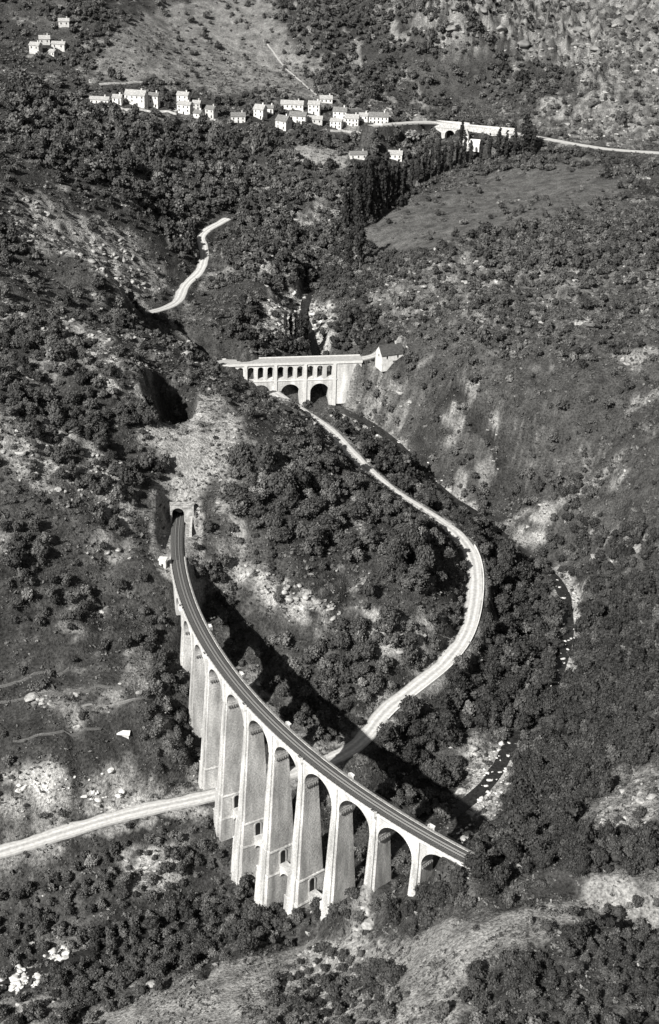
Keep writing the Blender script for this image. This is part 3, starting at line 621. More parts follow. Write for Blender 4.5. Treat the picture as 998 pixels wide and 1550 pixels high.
# deck, coping, railings, refuges
dk = MB(); sweep(dk, -26, 226, [(-.45, -1.0), (-.45, -.35), (7.05, -.35), (7.05, -1.0)]); dk.build('deck', M['ashlar'], VI)
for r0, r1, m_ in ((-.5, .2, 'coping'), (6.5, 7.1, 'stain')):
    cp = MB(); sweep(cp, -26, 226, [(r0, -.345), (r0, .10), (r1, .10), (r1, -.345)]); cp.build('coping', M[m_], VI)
for r in (-.3, 6.9):
    ra = MB()
    for s in np.arange(-25.5, 225, 2.5): ra.tube(T(s, r, .1), T(s, r, 1.15), .045, n=4)
    for z in (.6, 1.12):
        ss = np.arange(-25.5, 225, 2.5)
        for a, b in zip(ss[:-1], ss[1:]): ra.tube(T(a, r, z), T(b, r, z), .035, n=4, cap=False)
    ra.build('railing', M['iron'], VI)
def refuge(s, sg):
    r0 = -.5 if sg < 0 else 7.1; mb = MB()
    def rr(a): return r0+sg*a
    oct_ = [(-1.5, 0), (-1.1, 1.15), (1.1, 1.15), (1.5, 0)]
    inn = [(-1.15, 0), (-.85, .85), (.85, .85), (1.15, 0)]
    mb.add([T(s+a, rr(b), -1.0) for a, b in oct_]+[T(s+a, rr(b), -.1) for a, b in oct_], [(0, 1, 2, 3), (7, 6, 5, 4)]+[(i, (i+1) % 4, 4+(i+1) % 4, 4+i) for i in range(4)])
    for i in range(3):
        a, b, c, d = oct_[i], oct_[i+1], inn[i+1], inn[i]
        mb.hexa([T(s+q[0], rr(q[1]), -.1) for q in (a, b, c, d)]+[T(s+q[0], rr(q[1]), 1.15) for q in (a, b, c, d)])
    for a in (-.9, .9):
        tbox(mb, s+a-.3, s+a+.3, min(rr(-.1), rr(.9)), max(rr(-.1), rr(.9)), -1.6, -1.0)
        tbox(mb, s+a-.3, s+a+.3, min(rr(-.1), rr(.45)), max(rr(-.1), rr(.45)), -2.2, -1.6)
    mb.build('refuge', M['coping'], VI)
for k in (1, 3, 5, 7, 9): refuge(20.*k, -1)
for k in (0, 2, 4, 6, 8): refuge(20.*k, 1)
# track
TR = empty('railway_track', T(100, RC, 0)); tag(TR, 'single railway track on dark ballast curving along the viaduct top', 'railway track')
ORI = Vector(TR.location)
def build_at(mb, name, m, parent, origin):
    o = mb.build(name, m, parent); o.data.transform(Matrix.Translation(-Vector(origin))); return o
bl = MB(); sweep(bl, -26, 270, [(.32, -.34), (1.0, .02), (2.2, .08), (4.4, .08), (5.6, .02), (6.28, -.34)]); build_at(bl, 'ballast', M['ballast'], TR, ORI)
for dr in (-.78, .78):
    rl = MB(); sweep(rl, -26, 270, [(RC+dr-.09, .09), (RC+dr-.09, .30), (RC+dr+.09, .30), (RC+dr+.09, .09)]); build_at(rl, 'rail', M['rail'], TR, ORI)
for dr in (-.42, .42):
    rl = MB(); sweep(rl, -20, 222, [(RC+dr-.06, .09), (RC+dr-.06, .26), (RC+dr+.06, .26), (RC+dr+.06, .09)]); build_at(rl, 'guard_rail', M['rail'], TR, ORI)
sb = MB()
for s in np.arange(-25.5, 268, .9): tbox(sb, s-.14, s+.14, RC-1.3, RC+1.3, .04, .17)
build_at(sb, 'sleepers', mat('old_sleeper', .05, noise=.4, amp=.4), TR, ORI)
# tunnel mouth
TP = empty('tunnel_portal', (0, 0, 0)); tag(TP, 'stone tunnel mouth with pale headwall at the end of the track', 'tunnel portal')
sp0, sp1 = S_PORTAL, S_PORTAL+1.8; hw_, zsp = 2.9, 4.0
hb = MB(); tbox(hb, sp0, sp1, RC-3.8, RC-hw_, -1.6, 8.8); tbox(hb, sp0, sp1, RC+hw_, RC+7.6, -1.6, 8.8)
n = 14
for i in range(n):
    t0, t1 = math.pi*i/n, math.pi*(i+1)/n; r0_, r1_ = RC-hw_*math.cos(t0), RC-hw_*math.cos(t1); z0_, z1_ = zsp+hw_*math.sin(t0), zsp+hw_*math.sin(t1)
    hb.hexa([T(sp0, r0_, z0_), T(sp1, r0_, z0_), T(sp1, r1_, z1_), T(sp0, r1_, z1_), T(sp0, r0_, 8.8), T(sp1, r0_, 8.8), T(sp1, r1_, 8.8), T(sp0, r1_, 8.8)])
hw0 = hb.build('headwall', M['rock'], TP)
cb = MB(); tbox(cb, sp0-.35, sp1+.3, RC-4.0, RC+7.9, 8.8, 9.3); cb.build('coping', M['rock'], hw0)
bb_ = MB(); prof = [(RC-hw_, -1.3)]+[(RC-hw_*math.cos(math.pi*i/n), zsp+hw_*math.sin(math.pi*i/n)) for i in range(n+1)]+[(RC+hw_, -1.3)]
bb_.strip([[T(s, r, z) for r, z in prof] for s in (sp0+.3, sp0+6, sp0+12)])
bb_.add([T(sp0+12, r, z) for r, z in prof], [tuple(range(len(prof)))])
bb_.build('tunnel_lining', mat('dark_brick', .06, noise=1, amp=.4), TP, fixn=False)  # dark mottled lining all the way in
wb = MB(); tbox(wb, S_PORTAL-15, S_PORTAL, RC+5.6, RC+7.0, -1.6, 2.2, None, None, RC+6.2, RC+7.0); wb.build('wing_wall', M['wall_stone'], TP)

# ------------------------------------------------------------------ buildings
def house(name, label, cat, uv, L, W, H, rise, rz, wall='wall_white', roof='roof', nwin=3, chim=True, group=None, z=None, flat=False, floors=2):
    if name != 'bridge_house': L, W, H, rise = L*.9, W*.9, H*.9, rise*.9
    p = hit1(*uv) if z is None else at(uv[0], uv[1], z)
    zb = min(float(height(p[0]+a, p[1]+b)) for a in (-L/3, 0, L/3) for b in (0, W/2))-.4
    zb = max(zb, p[2]-3.5)
    o = empty(name, (p[0], p[1], zb), R(rz)); tag(o, label, cat, group)
    Hh = H+(p[2]-zb)
    mb = MB()
    if flat: mb.box(-L/2, 0, -1, L/2, W, Hh)
    else:
        prof = [(0, -1), (0, Hh), (W/2, Hh+rise), (W, Hh), (W, -1)]
        mb.add([(-L/2, y, q) for y, q in prof]+[(L/2, y, q) for y, q in prof], [(0, 1, 2, 3, 4), (9, 8, 7, 6, 5), (0, 5, 6, 1), (3, 8, 9, 4), (0, 4, 9, 5)])
    wl_ = mb.build('wall', M[wall], o)
    rb = MB(); ov, th = .5, .28
    if flat: rb.box(-L/2-.4, -.4, Hh, L/2+.4, W+.4, Hh+.4)
    else:
        sl_ = rise/(W/2)
        for a in ((-ov, W/2), (W+ov, W/2)):
            y0, y1 = a; z0, z1 = Hh-sl_*ov+.03, Hh+rise+.03
            rb.hexa([(-L/2-ov, y0, z0), (L/2+ov, y0, z0), (L/2+ov, y1, z1), (-L/2-ov, y1, z1), (-L/2-ov, y0, z0+th), (L/2+ov, y0, z0+th), (L/2+ov, y1, z1+th), (-L/2-ov, y1, z1+th)])
    rf = rb.build('roof', M[roof], o)
    if chim and not flat:
        cb = MB(); x = L*.28; cb.box(x-.5, W/2-.4, Hh+rise-.6, x+.5, W/2+.4, Hh+rise+1.5); cb.box(x-.65, W/2-.55, Hh+rise+1.5, x+.65, W/2+.55, Hh+rise+1.75); cb.build('chimney', M[wall], rf)
    if nwin:
        me = None; rows = [Hh-2.0] if floors == 1 else [Hh-1.9, Hh-5.0]
        for j, zc in enumerate(rows):
            for i in range(nwin):
                x = -L/2+L*(i+.5)/nwin
                if j == 1 and i == nwin//2:
                    db = MB(); db.box(x-.65, -.06, (p[2]-zb)-.2, x+.65, .12, (p[2]-zb)+2.4); db.build('door', M['iron'], o); continue
                if zc < 1.2: continue
                if me is None:
                    b = MB(); b.box(-.55, -.05, -.85, .55, .12, .85); me = b.mesh('window', M['dark'])
                    b = MB(); b.box(-.8, -.16, -1.05, .8, .1, -.87); sill = b.mesh('sill', M['coping'])
                wv_ = put('window', me, o); wv_.location = (x, 0, zc); sv_ = put('sill', sill, wv_)
        for sgn in (-1, 1):
            b = MB(); b.box(sgn*L/2-.06, W/2-.55, Hh-2.2, sgn*L/2+.06, W/2+.55, Hh-.5); b.build('window', M['dark'], o)
    return o
VG = 'houses of the village above the woods'
V = [  # label, (u, v) of the front foot, L, W, H, rise, turn, wall, roof, windows
 ('long low pale farm shed at the left end of the village', (150, 157), 19, 8, 4.0, 2.2, -6, 'wall_white', 'roof_pale', 4, 1),
 ('small lean white cottage joined right of the long low shed', (177, 157), 9, 8, 6.0, 2.4, -6, 'wall_white', 'roof_pale', 2, 2),
 ('biggest white gabled house on the left side of the village', (204, 160), 21, 10, 10.5, 4.0, -14, 'wall_white', 'roof_pale', 4, 2),
 ('narrow tall white house right of the biggest gabled house', (232, 162), 10, 8, 11, 2.6, -10, 'wall_white', 'roof', 2, 2),
 ('white house set behind the square block in the village gap', (276, 156), 12, 8, 8, 2.6, -16, 'wall_white', 'roof_pale', 2, 2),
 ('square white block house in the middle left of the village', (278, 173), 14, 9, 9.5, 2.2, -18, 'wall_white', 'roof_pale', 3, 2),
 ('small pale house tucked right of the square white block', (297, 166), 8, 7, 6.5, 2.2, -10, 'wall_stone', 'roof_pale', 2, 2),
 ('little white gabled outhouse lowest below the square block', (298, 179), 8, 8, 5.0, 2.6, -24, 'wall_white', 'roof', 1, 1),
 ('grey stone house with dark side beside the little outhouse', (317, 178), 10, 8, 8.5, 2.6, -28, 'wall_stone', 'roof', 2, 2),
 ('lone white house with dark roof between two tree clumps', (361, 186), 14, 8, 6.5, 3.0, 8, 'wall_white', 'roof', 3, 2),
 ('white stepped house with tall gable left of the village centre', (391, 179), 11, 9, 9.0, 4.0, -26, 'wall_white', 'roof_pale', 2, 2),
 ('pale cottage with grey roof leaning on the stepped house', (407, 172), 9, 7, 5.5, 2.4, -8, 'wall_white', 'roof', 2, 1),
 ('white gabled house standing furthest forward in the village centre', (425, 195), 13, 10, 8.0, 4.5, -34, 'wall_white', 'roof', 2, 2),
 ('long white house with grey roof at the back of the centre', (442, 166), 23, 8, 5.5, 3.2, -4, 'wall_white', 'roof_pale', 5, 1),
 ('white house with broad roof in the middle of the centre', (450, 186), 17, 9, 7.0, 3.4, -12, 'wall_white', 'roof', 3, 2),
 ('tall white house stepping up the slope right of centre', (475, 173), 12, 9, 10, 2.8, -8, 'wall_white', 'roof_pale', 3, 2),
 ('topmost pale house of the village, alone up the slope', (494, 156), 13, 8, 4.5, 2.6, 4, 'wall_white', 'roof_pale', 3, 1),
 ('low pale barn with wide roof between two dark trees', (476, 187), 16, 8, 4.5, 2.6, -4, 'wall_stone', 'roof_pale', 3, 1),
 ('white house with grey roof behind the right-hand houses', (514, 182), 14, 9, 9, 3.4, -10, 'wall_white', 'roof', 3, 2),
 ('white terrace house stepped below the grey-roofed one', (508, 194), 12, 8, 7, 2.0, -16, 'wall_white', 'roof_pale', 3, 2),
 ('broad white house with pale roof in the right-hand row', (532, 191), 14, 9, 8, 3.2, -8, 'wall_white', 'roof_pale', 4, 2),
 ('low white link house between the two right-hand houses', (550, 184), 9, 7, 6, 2.2, -6, 'wall_white', 'roof_pale', 2, 1),
 ('long white house with grey roof ending the village row', (573, 187), 20, 9, 7, 3.4, -4, 'wall_white', 'roof', 5, 2),
 ('long pale farmhouse with chimney among trees below the village', (543, 241), 17, 8, 4.6, 2.4, 10, 'wall_white', 'roof', 3, 1),
 ('square white farmhouse right of the long one below the village', (598, 242), 14, 9, 5.5, 3.0, -6, 'wall_white', 'roof_pale', 3, 1),
]
for (lb, uv, L, W, H, rise, rz, wl_, rf_, nw, fl) in V:
    house('village_house', lb, 'house', uv, L, W, H, rise, rz, wl_, rf_, nw, group=VG, floors=fl)
for lb, uv, L, W, H, rise, rz in [
 ('tall pale ruined house at the left of the hillside hamlet', (52, 82), 11, 8, 9, 2.5, -18),
 ('broken white gable house in the middle of the hillside hamlet', (68, 68), 11, 8, 6, 3, 10),
 ('low pale stone barn at the right of the hillside hamlet', (88, 74), 14, 7, 5, 2, -8),
 ('small stone hut lowest in the hillside hamlet', (78, 84), 7, 6, 4, 1.8, -30),
 ('solitary pale house above the hillside hamlet by a tree', (97, 41), 11, 7, 6, 2.4, 6)]:
    house('hamlet_house', lb, 'house', uv, L, W, H, rise, rz, 'wall_stone', 'roof_pale', 2, group='houses of the hamlet on the upper left hillside', floors=1)
# house at the right end of the far bridge
th = house('bridge_house', 'white gabled house with dark roof at the end of the two-tier bridge', 'house', (594, 551), 15.5, 10.0, 7.0, 5.2, 24, 'wall_white', 'roof_dark', 2, floors=1)
mb = MB(); mb.box(.5, -3.6, -1, 5.8, -.02, 4.0); an = mb.build('annex', M['wall_white'], th)
mb = MB(); mb.hexa([(.1, -4.1, 4.05), (6.2, -4.1, 4.05), (6.2, 0.0, 5.6), (.1, 0.0, 5.6), (.1, -4.1, 4.3), (6.2, -4.1, 4.3), (6.2, 0.0, 5.85), (.1, 0.0, 5.85)]); mb.build('roof', M['roof_dark'], an)
# hut beside the track
hb_ = house('platelayer_hut', 'tiny white flat-roofed hut beside the track by the cutting', 'hut', (246, 858), 3.4, 3.0, 3.7, 0, -8, 'wall_white', 'coping', 0, flat=True)
b = MB(); b.box(-.5, -.06, .3, .5, .1, 2.6); b.build('door', M['iron'], hb_)
house('stone_shed', 'low white-roofed shed behind a round bush left of the viaduct', 'shed', (187, 1115), 5.0, 3.2, 1.4, .8, -4, 'wall_stone', 'coping', 1, chim=False, floors=1)
# chapel by the far bridge
p = hit1(704, 226); ch = empty('chapel', (p[0], p[1], p[2]-.5), R(-15)); tag(ch, 'small white chapel with pointed tower below the far road bridge', 'chapel')
b = MB(); b.box(-2.4, 0, -1, 2.4, 4.8, 13); b.build('tower', M['wall_white'], ch)
b = MB(); b.add([(-2.8, -.4, 13), (2.8, -.4, 13), (2.8, 5.2, 13), (-2.8, 5.2, 13), (0, 2.4, 19)], [(0, 1, 4), (1, 2, 4), (2, 3, 4), (3, 0, 4), (3, 2, 1, 0)]); b.build('spire', M['roof_pale'], ch)
b = MB(); pr = [(.3, -1), (.3, 6), (4.2, 9.5), (8.1, 6), (8.1, -1)]
b.add([(2.4, y, q) for y, q in pr]+[(13, y, q) for y, q in pr], [(0, 1, 2, 3, 4), (9, 8, 7, 6, 5), (0, 5, 6, 1), (1, 6, 7, 2), (2, 7, 8, 3), (3, 8, 9, 4)]); b.build('nave', M['wall_white'], ch)
b = MB(); b.box(-.6, -.06, 9.2, .6, .1, 11.4); b.build('belfry_opening', M['dark'], ch)

# ------------------------------------------------------------------ far two-tier bridge
BG = empty('road_bridge', (0, 0, 0)); tag(BG, 'two-tier white stone road bridge, small arches over wide ones, across the gorge', 'bridge')
ZD = -26.
def bl_(a, d, z):    # a along from the left end, d behind the front face
    q = BR_A+e_*a-n_*d; return (float(q[0]), float(q[1]), float(z))
def bbox(mb, a0, a1, d0, d1, z0, z1): mb.hexa([bl_(a0, d0, z0), bl_(a1, d0, z0), bl_(a1, d1, z0), bl_(a0, d1, z0), bl_(a0, d0, z1), bl_(a1, d0, z1), bl_(a1, d1, z1), bl_(a0, d1, z1)])
def pierced(mb, a0, a1, ops, z0, z1, d0, d1, n=10):      # wall with round-headed openings (centre, half width, foot, springing)
    x = a0
    for c, h, zf, zs_ in ops:
        bbox(mb, x, c-h, d0, d1, z0, z1)
        if zf > z0: bbox(mb, c-h, c+h, d0, d1, z0, zf)
        for i in range(n):
            t0, t1 = math.pi*i/n, math.pi*(i+1)/n; x0, x1 = c-h*math.cos(t0), c-h*math.cos(t1); q0, q1 = zs_+h*math.sin(t0), zs_+h*math.sin(t1)
            mb.hexa([bl_(x0, d0, q0), bl_(x1, d0, q1), bl_(x1, d1, q1), bl_(x0, d1, q0), bl_(x0, d0, z1), bl_(x1, d0, z1), bl_(x1, d1, z1), bl_(x0, d1, z1)])
        x = c+h
    bbox(mb, x, a1, d0, d1, z0, z1)
mpp = BR_L/196.
def A_(u): return (u-350)*mpp
bays = [(327, 372), (372, 417), (417, 462), (462, 507)]
for (u0, u1) in bays:
    c = A_((u0+u1)/2); a0, a1 = A_(u0), A_(u1); st = (a1-a0)/3
    mb = MB(); pierced(mb, a0, a1, [(c+(i-1)*st*.97, 1.95, ZD-10.6, ZD-4.1) for i in range(3)], ZD-11.8, ZD-.9, .25, BR_W-.25)
    mb.build('upper_arcade', M['ashlar'], BG)
    mb = MB(); pierced(mb, a0, a1, [(c, 6.4, ZD-46, ZD-21.2)], ZD-46, ZD-12.4, 0, BR_W, 18); mb.build('lower_arch', M['ashlar'], BG)
    mb = MB(); bbox(mb, a1-1.0, a1+1.0, -.55, -.004, ZD-46, ZD-.9); mb.build('pilaster', M['coping'], BG)
mb = MB(); bbox(mb, A_(507), A_(548), .1, BR_W-.1, ZD-30, ZD-.9); mb.build('abutment', M['ashlar'], BG)
mb = MB(); bbox(mb, A_(320), A_(511), -.35, BR_W+.35, ZD-12.4, ZD-11.8); mb.build('string_course', M['coping'], BG)
mb = MB(); bbox(mb, A_(320), A_(549), -.5, BR_W+.5, ZD-.9, ZD-.1); mb.build('cornice', M['coping'], BG)
for d0, d1 in ((-.5, -.05), (BR_W+.05, BR_W+.5)):
    mb = MB(); bbox(mb, A_(320), A_(549), d0, d1, ZD-.1, ZD+.6); mb.build('parapet', M['coping'], BG)
mb = MB(); bbox(mb, A_(318), A_(550), 0, BR_W, ZD-.1, ZD+.06); mb.build('roadway', M['road'], BG)

# far single-arch road bridge below the knoll
FB = empty('arched_bridge', (0, 0, 0)); tag(FB, 'small pale single-arch bridge carrying the far road beside the chapel', 'bridge')
_b = (BR_A, e_, n_)
def fl(a, d, z): q = fa+fe*a+fn*d; return (float(q[0]), float(q[1]), float(z))
_old = bl_; bl_ = fl
mb = MB(); pierced(mb, 0, fl_, [(ca, 4.8, 8, 21.5)], 8, 28.2, -5.0, 5.0, 16); mb.build('wall', M['wall_stone'], FB)
for d0, d1 in ((-5.4, -4.9), (4.9, 5.4)):
    mb = MB(); bbox(mb, -2, fl_*.5, d0, d1, 28.0, 32.6); bbox(mb, fl_*.5, fl_+2, d0+.003, d1-.003, 26.0, 31.0); mb.build('parapet', M['wall_stone'], FB)
bl_ = _old
# parapet wall along the outer edge of the valley road
def edge_wall(L, i0, i1, off, h, name, label, cat, m, thick=.5):
    L = L[i0:i1]; tg = np.gradient(L[:, :2], axis=0); tg /= np.linalg.norm(tg, axis=1)[:, None]; nr = np.stack([tg[:, 1], -tg[:, 0]], -1)
    mb = MB(); rows = []
    for p, n2 in zip(L, nr):
        o0, o1 = off, off+thick
        rows.append([(p[0]+n2[0]*o0, p[1]+n2[1]*o0, p[2]-1.6), (p[0]+n2[0]*o0, p[1]+n2[1]*o0, p[2]+h), (p[0]+n2[0]*o1, p[1]+n2[1]*o1, p[2]+h), (p[0]+n2[0]*o1, p[1]+n2[1]*o1, p[2]-1.6)])
    mb.strip(rows, closed=True); o = mb.build(name, m); tag(o, label, cat); return o
ru, rv, _ = proj(ROAD[:, 0], ROAD[:, 1], ROAD[:, 2])
i0 = int(np.argmin(np.hypot(ru-570, rv-1085))); i1 = int(np.argmin(np.hypot(ru-705, rv-820)))
edge_wall(ROAD, i0, i1, 4.0, .75, 'roadside_wall', 'low pale parapet wall along the outer edge of the road bend', 'wall', M['coping'])

# dry-stone terrace walls and garden walls
def stone_wall(pts, h, th, name, label, cat, m, group=None):
    P = hit([p[0] for p in pts], [p[1] for p in pts]); L = resample(P, 3.0); L[:, 2] = height(L[:, 0], L[:, 1])
    tg = np.gradient(L[:, :2], axis=0); tg /= np.linalg.norm(tg, axis=1)[:, None]+1e-9; nr = np.stack([tg[:, 1], -tg[:, 0]], -1)
    rows = [[(p[0]-n2[0]*th, p[1]-n2[1]*th, p[2]-1.5), (p[0]-n2[0]*th, p[1]-n2[1]*th, p[2]+h*(.8+.4*rnd.random())), (p[0]+n2[0]*th, p[1]+n2[1]*th, p[2]+h*(.8+.4*rnd.random())), (p[0]+n2[0]*th, p[1]+n2[1]*th, p[2]-1.5)] for p, n2 in zip(L, nr)]
    mb = MB(); mb.strip(rows, closed=True); tag(mb.build(name, m), label, cat, group)
WG = 'old terrace walls on the hillsides'
stone_wall([(0, 1064), (60, 1052), (130, 1046), (200, 1050)], .8, .32, 'terrace_wall', 'lower old terrace wall crossing the left hillside above the shed', 'wall', M['bark'], WG)
stone_wall([(0, 1040), (50, 1022), (110, 1012)], .7, .32, 'terrace_wall', 'upper old terrace wall on the left hillside near the edge', 'wall', M['bark'], WG)
stone_wall([(20, 1122), (90, 1110), (160, 1104)], .8, .32, 'terrace_wall', 'terrace wall running level with the low white shed', 'wall', M['bark'], WG)
stone_wall([(748, 418), (785, 426), (830, 430)], 1.4, .32, 'terrace_wall', 'upper terrace wall on the brow of the right-hand hill', 'wall', M['bark'], WG)
stone_wall([(770, 440), (800, 447), (838, 448)], 1.4, .32, 'terrace_wall', 'lower terrace wall on the brow of the right-hand hill', 'wall', M['bark'], WG)
stone_wall([(183, 165), (225, 169), (268, 174)], 1.6, .5, 'garden_wall', 'long pale garden wall below the left half of the village', 'wall', M['wall_white'])
stone_wall([(500, 199), (535, 197), (580, 192)], 1.5, .5, 'garden_wall', 'pale garden wall below the right end of the village', 'wall', M['wall_stone'])
stone_wall([(150, 128), (200, 126), (250, 122)], 1.2, .6, 'field_wall', 'field wall on the pasture behind the village', 'wall', M['wall_stone'])
# ------------------------------------------------------------------ vegetation
def ico(sub):
    import bmesh
    b = bmesh.new(); bmesh.ops.create_icosphere(b, subdivisions=sub, radius=1.0)
    V = np.array([v.co[:] for v in b.verts]); F = np.array([[v.index for v in f.verts] for f in b.faces]); b.free(); return V, F
ICO1 = ico(1); ICO2 = ico(2); ICO1 = ico(1)
def crown_arrays(rg, n, kind, size=.2):
    """unit crown (about radius 1): several leafy clumps; each leaf spray is one small bent quad. Returns quads and tint"""
    if kind == 'poplar':
        cs = [(rg.normal(0, .10), rg.normal(0, .10), h, .34*(1-abs(h-.1)*.36)+.05) for h in np.linspace(-1.5, 2.0, 12)]
    elif kind == 'shrub':
        cs = [(rg.uniform(-.5, .5), rg.uniform(-.5, .5), rg.uniform(-.1, .35), rg.uniform(.35, .6)) for _ in range(5)]+[(0, 0, .05, .62)]
    else:
        cs = [(0, 0, 0, .74), (0, 0, .3, .55)]; lean = rg.uniform(-.2, .2, 2)
        for _ in range(16):
            a = rg.uniform(0, 2*math.pi); e = rg.uniform(-.3, 1.35); q = rg.uniform(.45, .85)
            cs.append((q*math.cos(a)*math.cos(e), q*math.sin(a)*math.cos(e), q*rg.uniform(.7, 1.1)*math.sin(e), rg.uniform(.14, .36)))
    cs = np.array(cs); wgt = cs[:, 3]**2; pick = rg.choice(len(cs), n, p=wgt/wgt.sum())
    d = rg.normal(size=(n, 3)); d[:, 2] = d[:, 2]*.9+.25; d /= np.linalg.norm(d, axis=1)[:, None]
    rad = cs[pick, 3]*rg.uniform(.7, 1.22, n)
    c = cs[pick, :3]+d*rad[:, None]
    nrm = d*1.0+rg.normal(size=(n, 3))*.7; nrm /= np.linalg.norm(nrm, axis=1)[:, None]
    up = rg.normal(size=(n, 3)); t = np.cross(nrm, up); t /= np.linalg.norm(t, axis=1)[:, None]+1e-9; b = np.cross(nrm, t)
    s = size*rg.uniform(.55, 1.25, n)[:, None]; s2 = size*rg.uniform(.45, 1.0, n)[:, None]
    bend = nrm*(size*.25)
    Q = np.stack([c-t*s, c-b*s2+bend, c+t*s, c+b*s2+bend], 1).reshape(-1, 3)
    clump_t = rg.uniform(.75, 1.25, len(cs))[pick]
    tint = np.repeat(clump_t*rg.uniform(.55, 1.5, n), 4)
    F = np.arange(n*4).reshape(n, 4)
    # inner mass of twigs and leaves so that the crown is not see-through, tint darkened as interior shade
    iv, iF = ICO1
    CV = []; CF = []; CT = []; off = n*4
    for x, y, z, r in cs:
        v = iv*r*.80*(1+.25*rg.uniform(-1, 1, len(iv)))[:, None]+np.array([x, y, z]); CV.append(v); CF.append(iF+off); off += len(iv); CT.append(np.full(len(iv), .8))
    CV = np.concatenate(CV); CF = np.concatenate(CF)
    F4 = np.concatenate([F, np.c_[CF, CF[:, 2]]])   # triangles kept as degenerate quads are avoided below
    return Q, F, np.concatenate([tint, np.concatenate(CT)]), CV, CF
def tri(Q, F, CV, CF):
    V = np.concatenate([Q, CV]); T_ = np.concatenate([F[:, [0, 1, 2]], F[:, [0, 2, 3]], CF]); return V, T_
def crown_variant(seed, n, kind, size):
    rg = np.random.default_rng(seed); Q, F, t, CV, CF = crown_arrays(rg, n, kind, size); V, T_ = tri(Q, F, CV, CF); return V, T_, t
OAK = [crown_variant(100+i, 760, 'oak', .088) for i in range(8)]
OAKM = [crown_variant(200+i, 340, 'oak', .125) for i in range(8)]
OAKF = [crown_variant(300+i, 120, 'oak', .21) for i in range(6)]
BUSH = [crown_variant(400+i, 170, 'shrub', .17) for i in range(6)]
BUSHF = [crown_variant(500+i, 55, 'shrub', .28) for i in range(6)]
POP = [crown_variant(600+i, 420, 'poplar', .13) for i in range(4)]
def trunk_mesh(seed, h, r, m, limbs=4):
    rg = random.Random(seed); mb = MB(); mb.tube((0, 0, -1.2), (0.05, .03, h*.5), r*1.25, r*.8, 7); mb.tube((.05, .03, h*.5), (.1*rg.uniform(-1, 1), .1*rg.uniform(-1, 1), h), r*.8, r*.4, 7)
    for i in range(limbs):
        a = rg.uniform(0, 6.28); z = h*rg.uniform(.45, .8); L = h*rg.uniform(.3, .5)
        mb.tube((.03, .02, z), (L*math.cos(a)*.8, L*math.sin(a)*.8, z+L*.7), r*.45, r*.15, 5)
    return mb.mesh('trunk', m)
# --- where plants grow
EXCL = []
def excluded(x, y, pad):
    bad = np.zeros(x.shape, bool)
    for L, wd in ((ROAD, 5.2), (UPPER, 4.6), (FARROAD, 5.5), (APP_L, 4), (APP_R, 4)):
        d, _ = near(L, x, y, 14); bad |= d < wd-.5+pad*.6
    d, _ = near(RIVER, x, y, 14); bar_ = gridval(bars, x, y) > .3; bad |= d < np.where(bar_, 4.0+pad*.5, .4)
    tl = track(np.arange(190, S_PORTAL+3, 3.), RC); d, _ = near(np.c_[tl, np.zeros(len(tl))], x, y, 12); bad |= d < 6.3+pad*.8
    tl = track(np.arange(-16, 8, 3.), RC); d, _ = near(np.c_[tl, np.zeros(len(tl))], x, y, 12); bad |= d < 4.0+pad*.6
    for k in range(10):
        p = track(20.*k, RC); bad |= np.hypot(x-p[0], y-p[1]) < 6.5+pad*.6
    bm = [(BR_A+e_*a+mid_) for a in np.arange(-12, BR_L+4, 4)]; bm = np.array(bm); d, _ = near(bm, x, y, 14); bad |= d < 4.5+pad*.8
    for o in C.objects:
        if o.get('category') in ('house', 'hut', 'shed', 'chapel'):
            c = o.matrix_world if False else o.location; a = o.rotation_euler.z
            yx, yy = c[0]-math.sin(a)*4.5, c[1]+math.cos(a)*4.5
            rr = 5.0 if o['category'] in ('hut', 'shed') else 7.0
            bad |= np.hypot(x-yx, y-yy) < rr+pad*.6
            bad |= np.hypot(x-c[0]-math.sin(a)*6, y-c[1]+math.cos(a)*6) < rr*.7+pad*.5     # keep the fronts open
    return bad
POP_ROW = [(522, 352, 58), (530, 348, 66), (539, 350, 74), (548, 345, 78), (556, 340, 78), (564, 334, 76), (571, 330, 74), (578, 326, 66), (586, 320, 62), (594, 312, 54), (602, 304, 50), (536, 330, 56), (550, 322, 50), (562, 314, 46)]
POP_TOP = [(612, 294, 42), (622, 288, 40), (632, 281, 42), (643, 274, 46), (652, 270, 40), (663, 266, 42), (672, 262, 34), (682, 258, 36), (692, 252, 34), (702, 250, 40), (712, 250, 30), (727, 250, 30), (740, 248, 36), (752, 246, 44), (765, 243, 36), (778, 240, 38)]
POP_LONE = [(545, 405, 66), (529, 408, 48)]
CYP = [(433, 512, 38), (441, 513, 36), (449, 512, 33), (456, 513, 40), (464, 512, 42)]
_pp = []
for u, v, hh in POP_ROW+POP_TOP+POP_LONE+CYP+[(796, 238, 52)]:
    q = hit1(u, v); m_ = math.sqrt(q[0]**2+q[1]**2+(CAMH-q[2])**2)/FPX
    for f in (.35, .7, 1.0): _pp.append((q[0], q[1], q[2]+f*hh*m_))
for u, v in [(5, 1480), (30, 1472), (55, 1482), (30, 1497), (8, 1500), (55, 1500), (45, 1475), (70, 1450), (90, 1440), (112, 1438), (190, 1115)]: _pp.append(tuple(hit1(u, v)))
_pp += [tuple(r_) for r_ in RIVER[::2] if gridval(bars, r_[:1], r_[1:2])[0] > .5]
for u, v in [(410, 480), (430, 450), (450, 440), (480, 470), (495, 485), (470, 490), (415, 495)]: _pp.append(tuple(hit1(u, v)))
for o in C.objects:
    if o.get('category') in ('house', 'chapel'): _pp += [(o.location.x, o.location.y, o.location.z+q) for q in (4, 8)]
cell = 4.4
gx_ = np.arange(-420, 420, cell); gy_ = np.arange(170, 1720, cell)
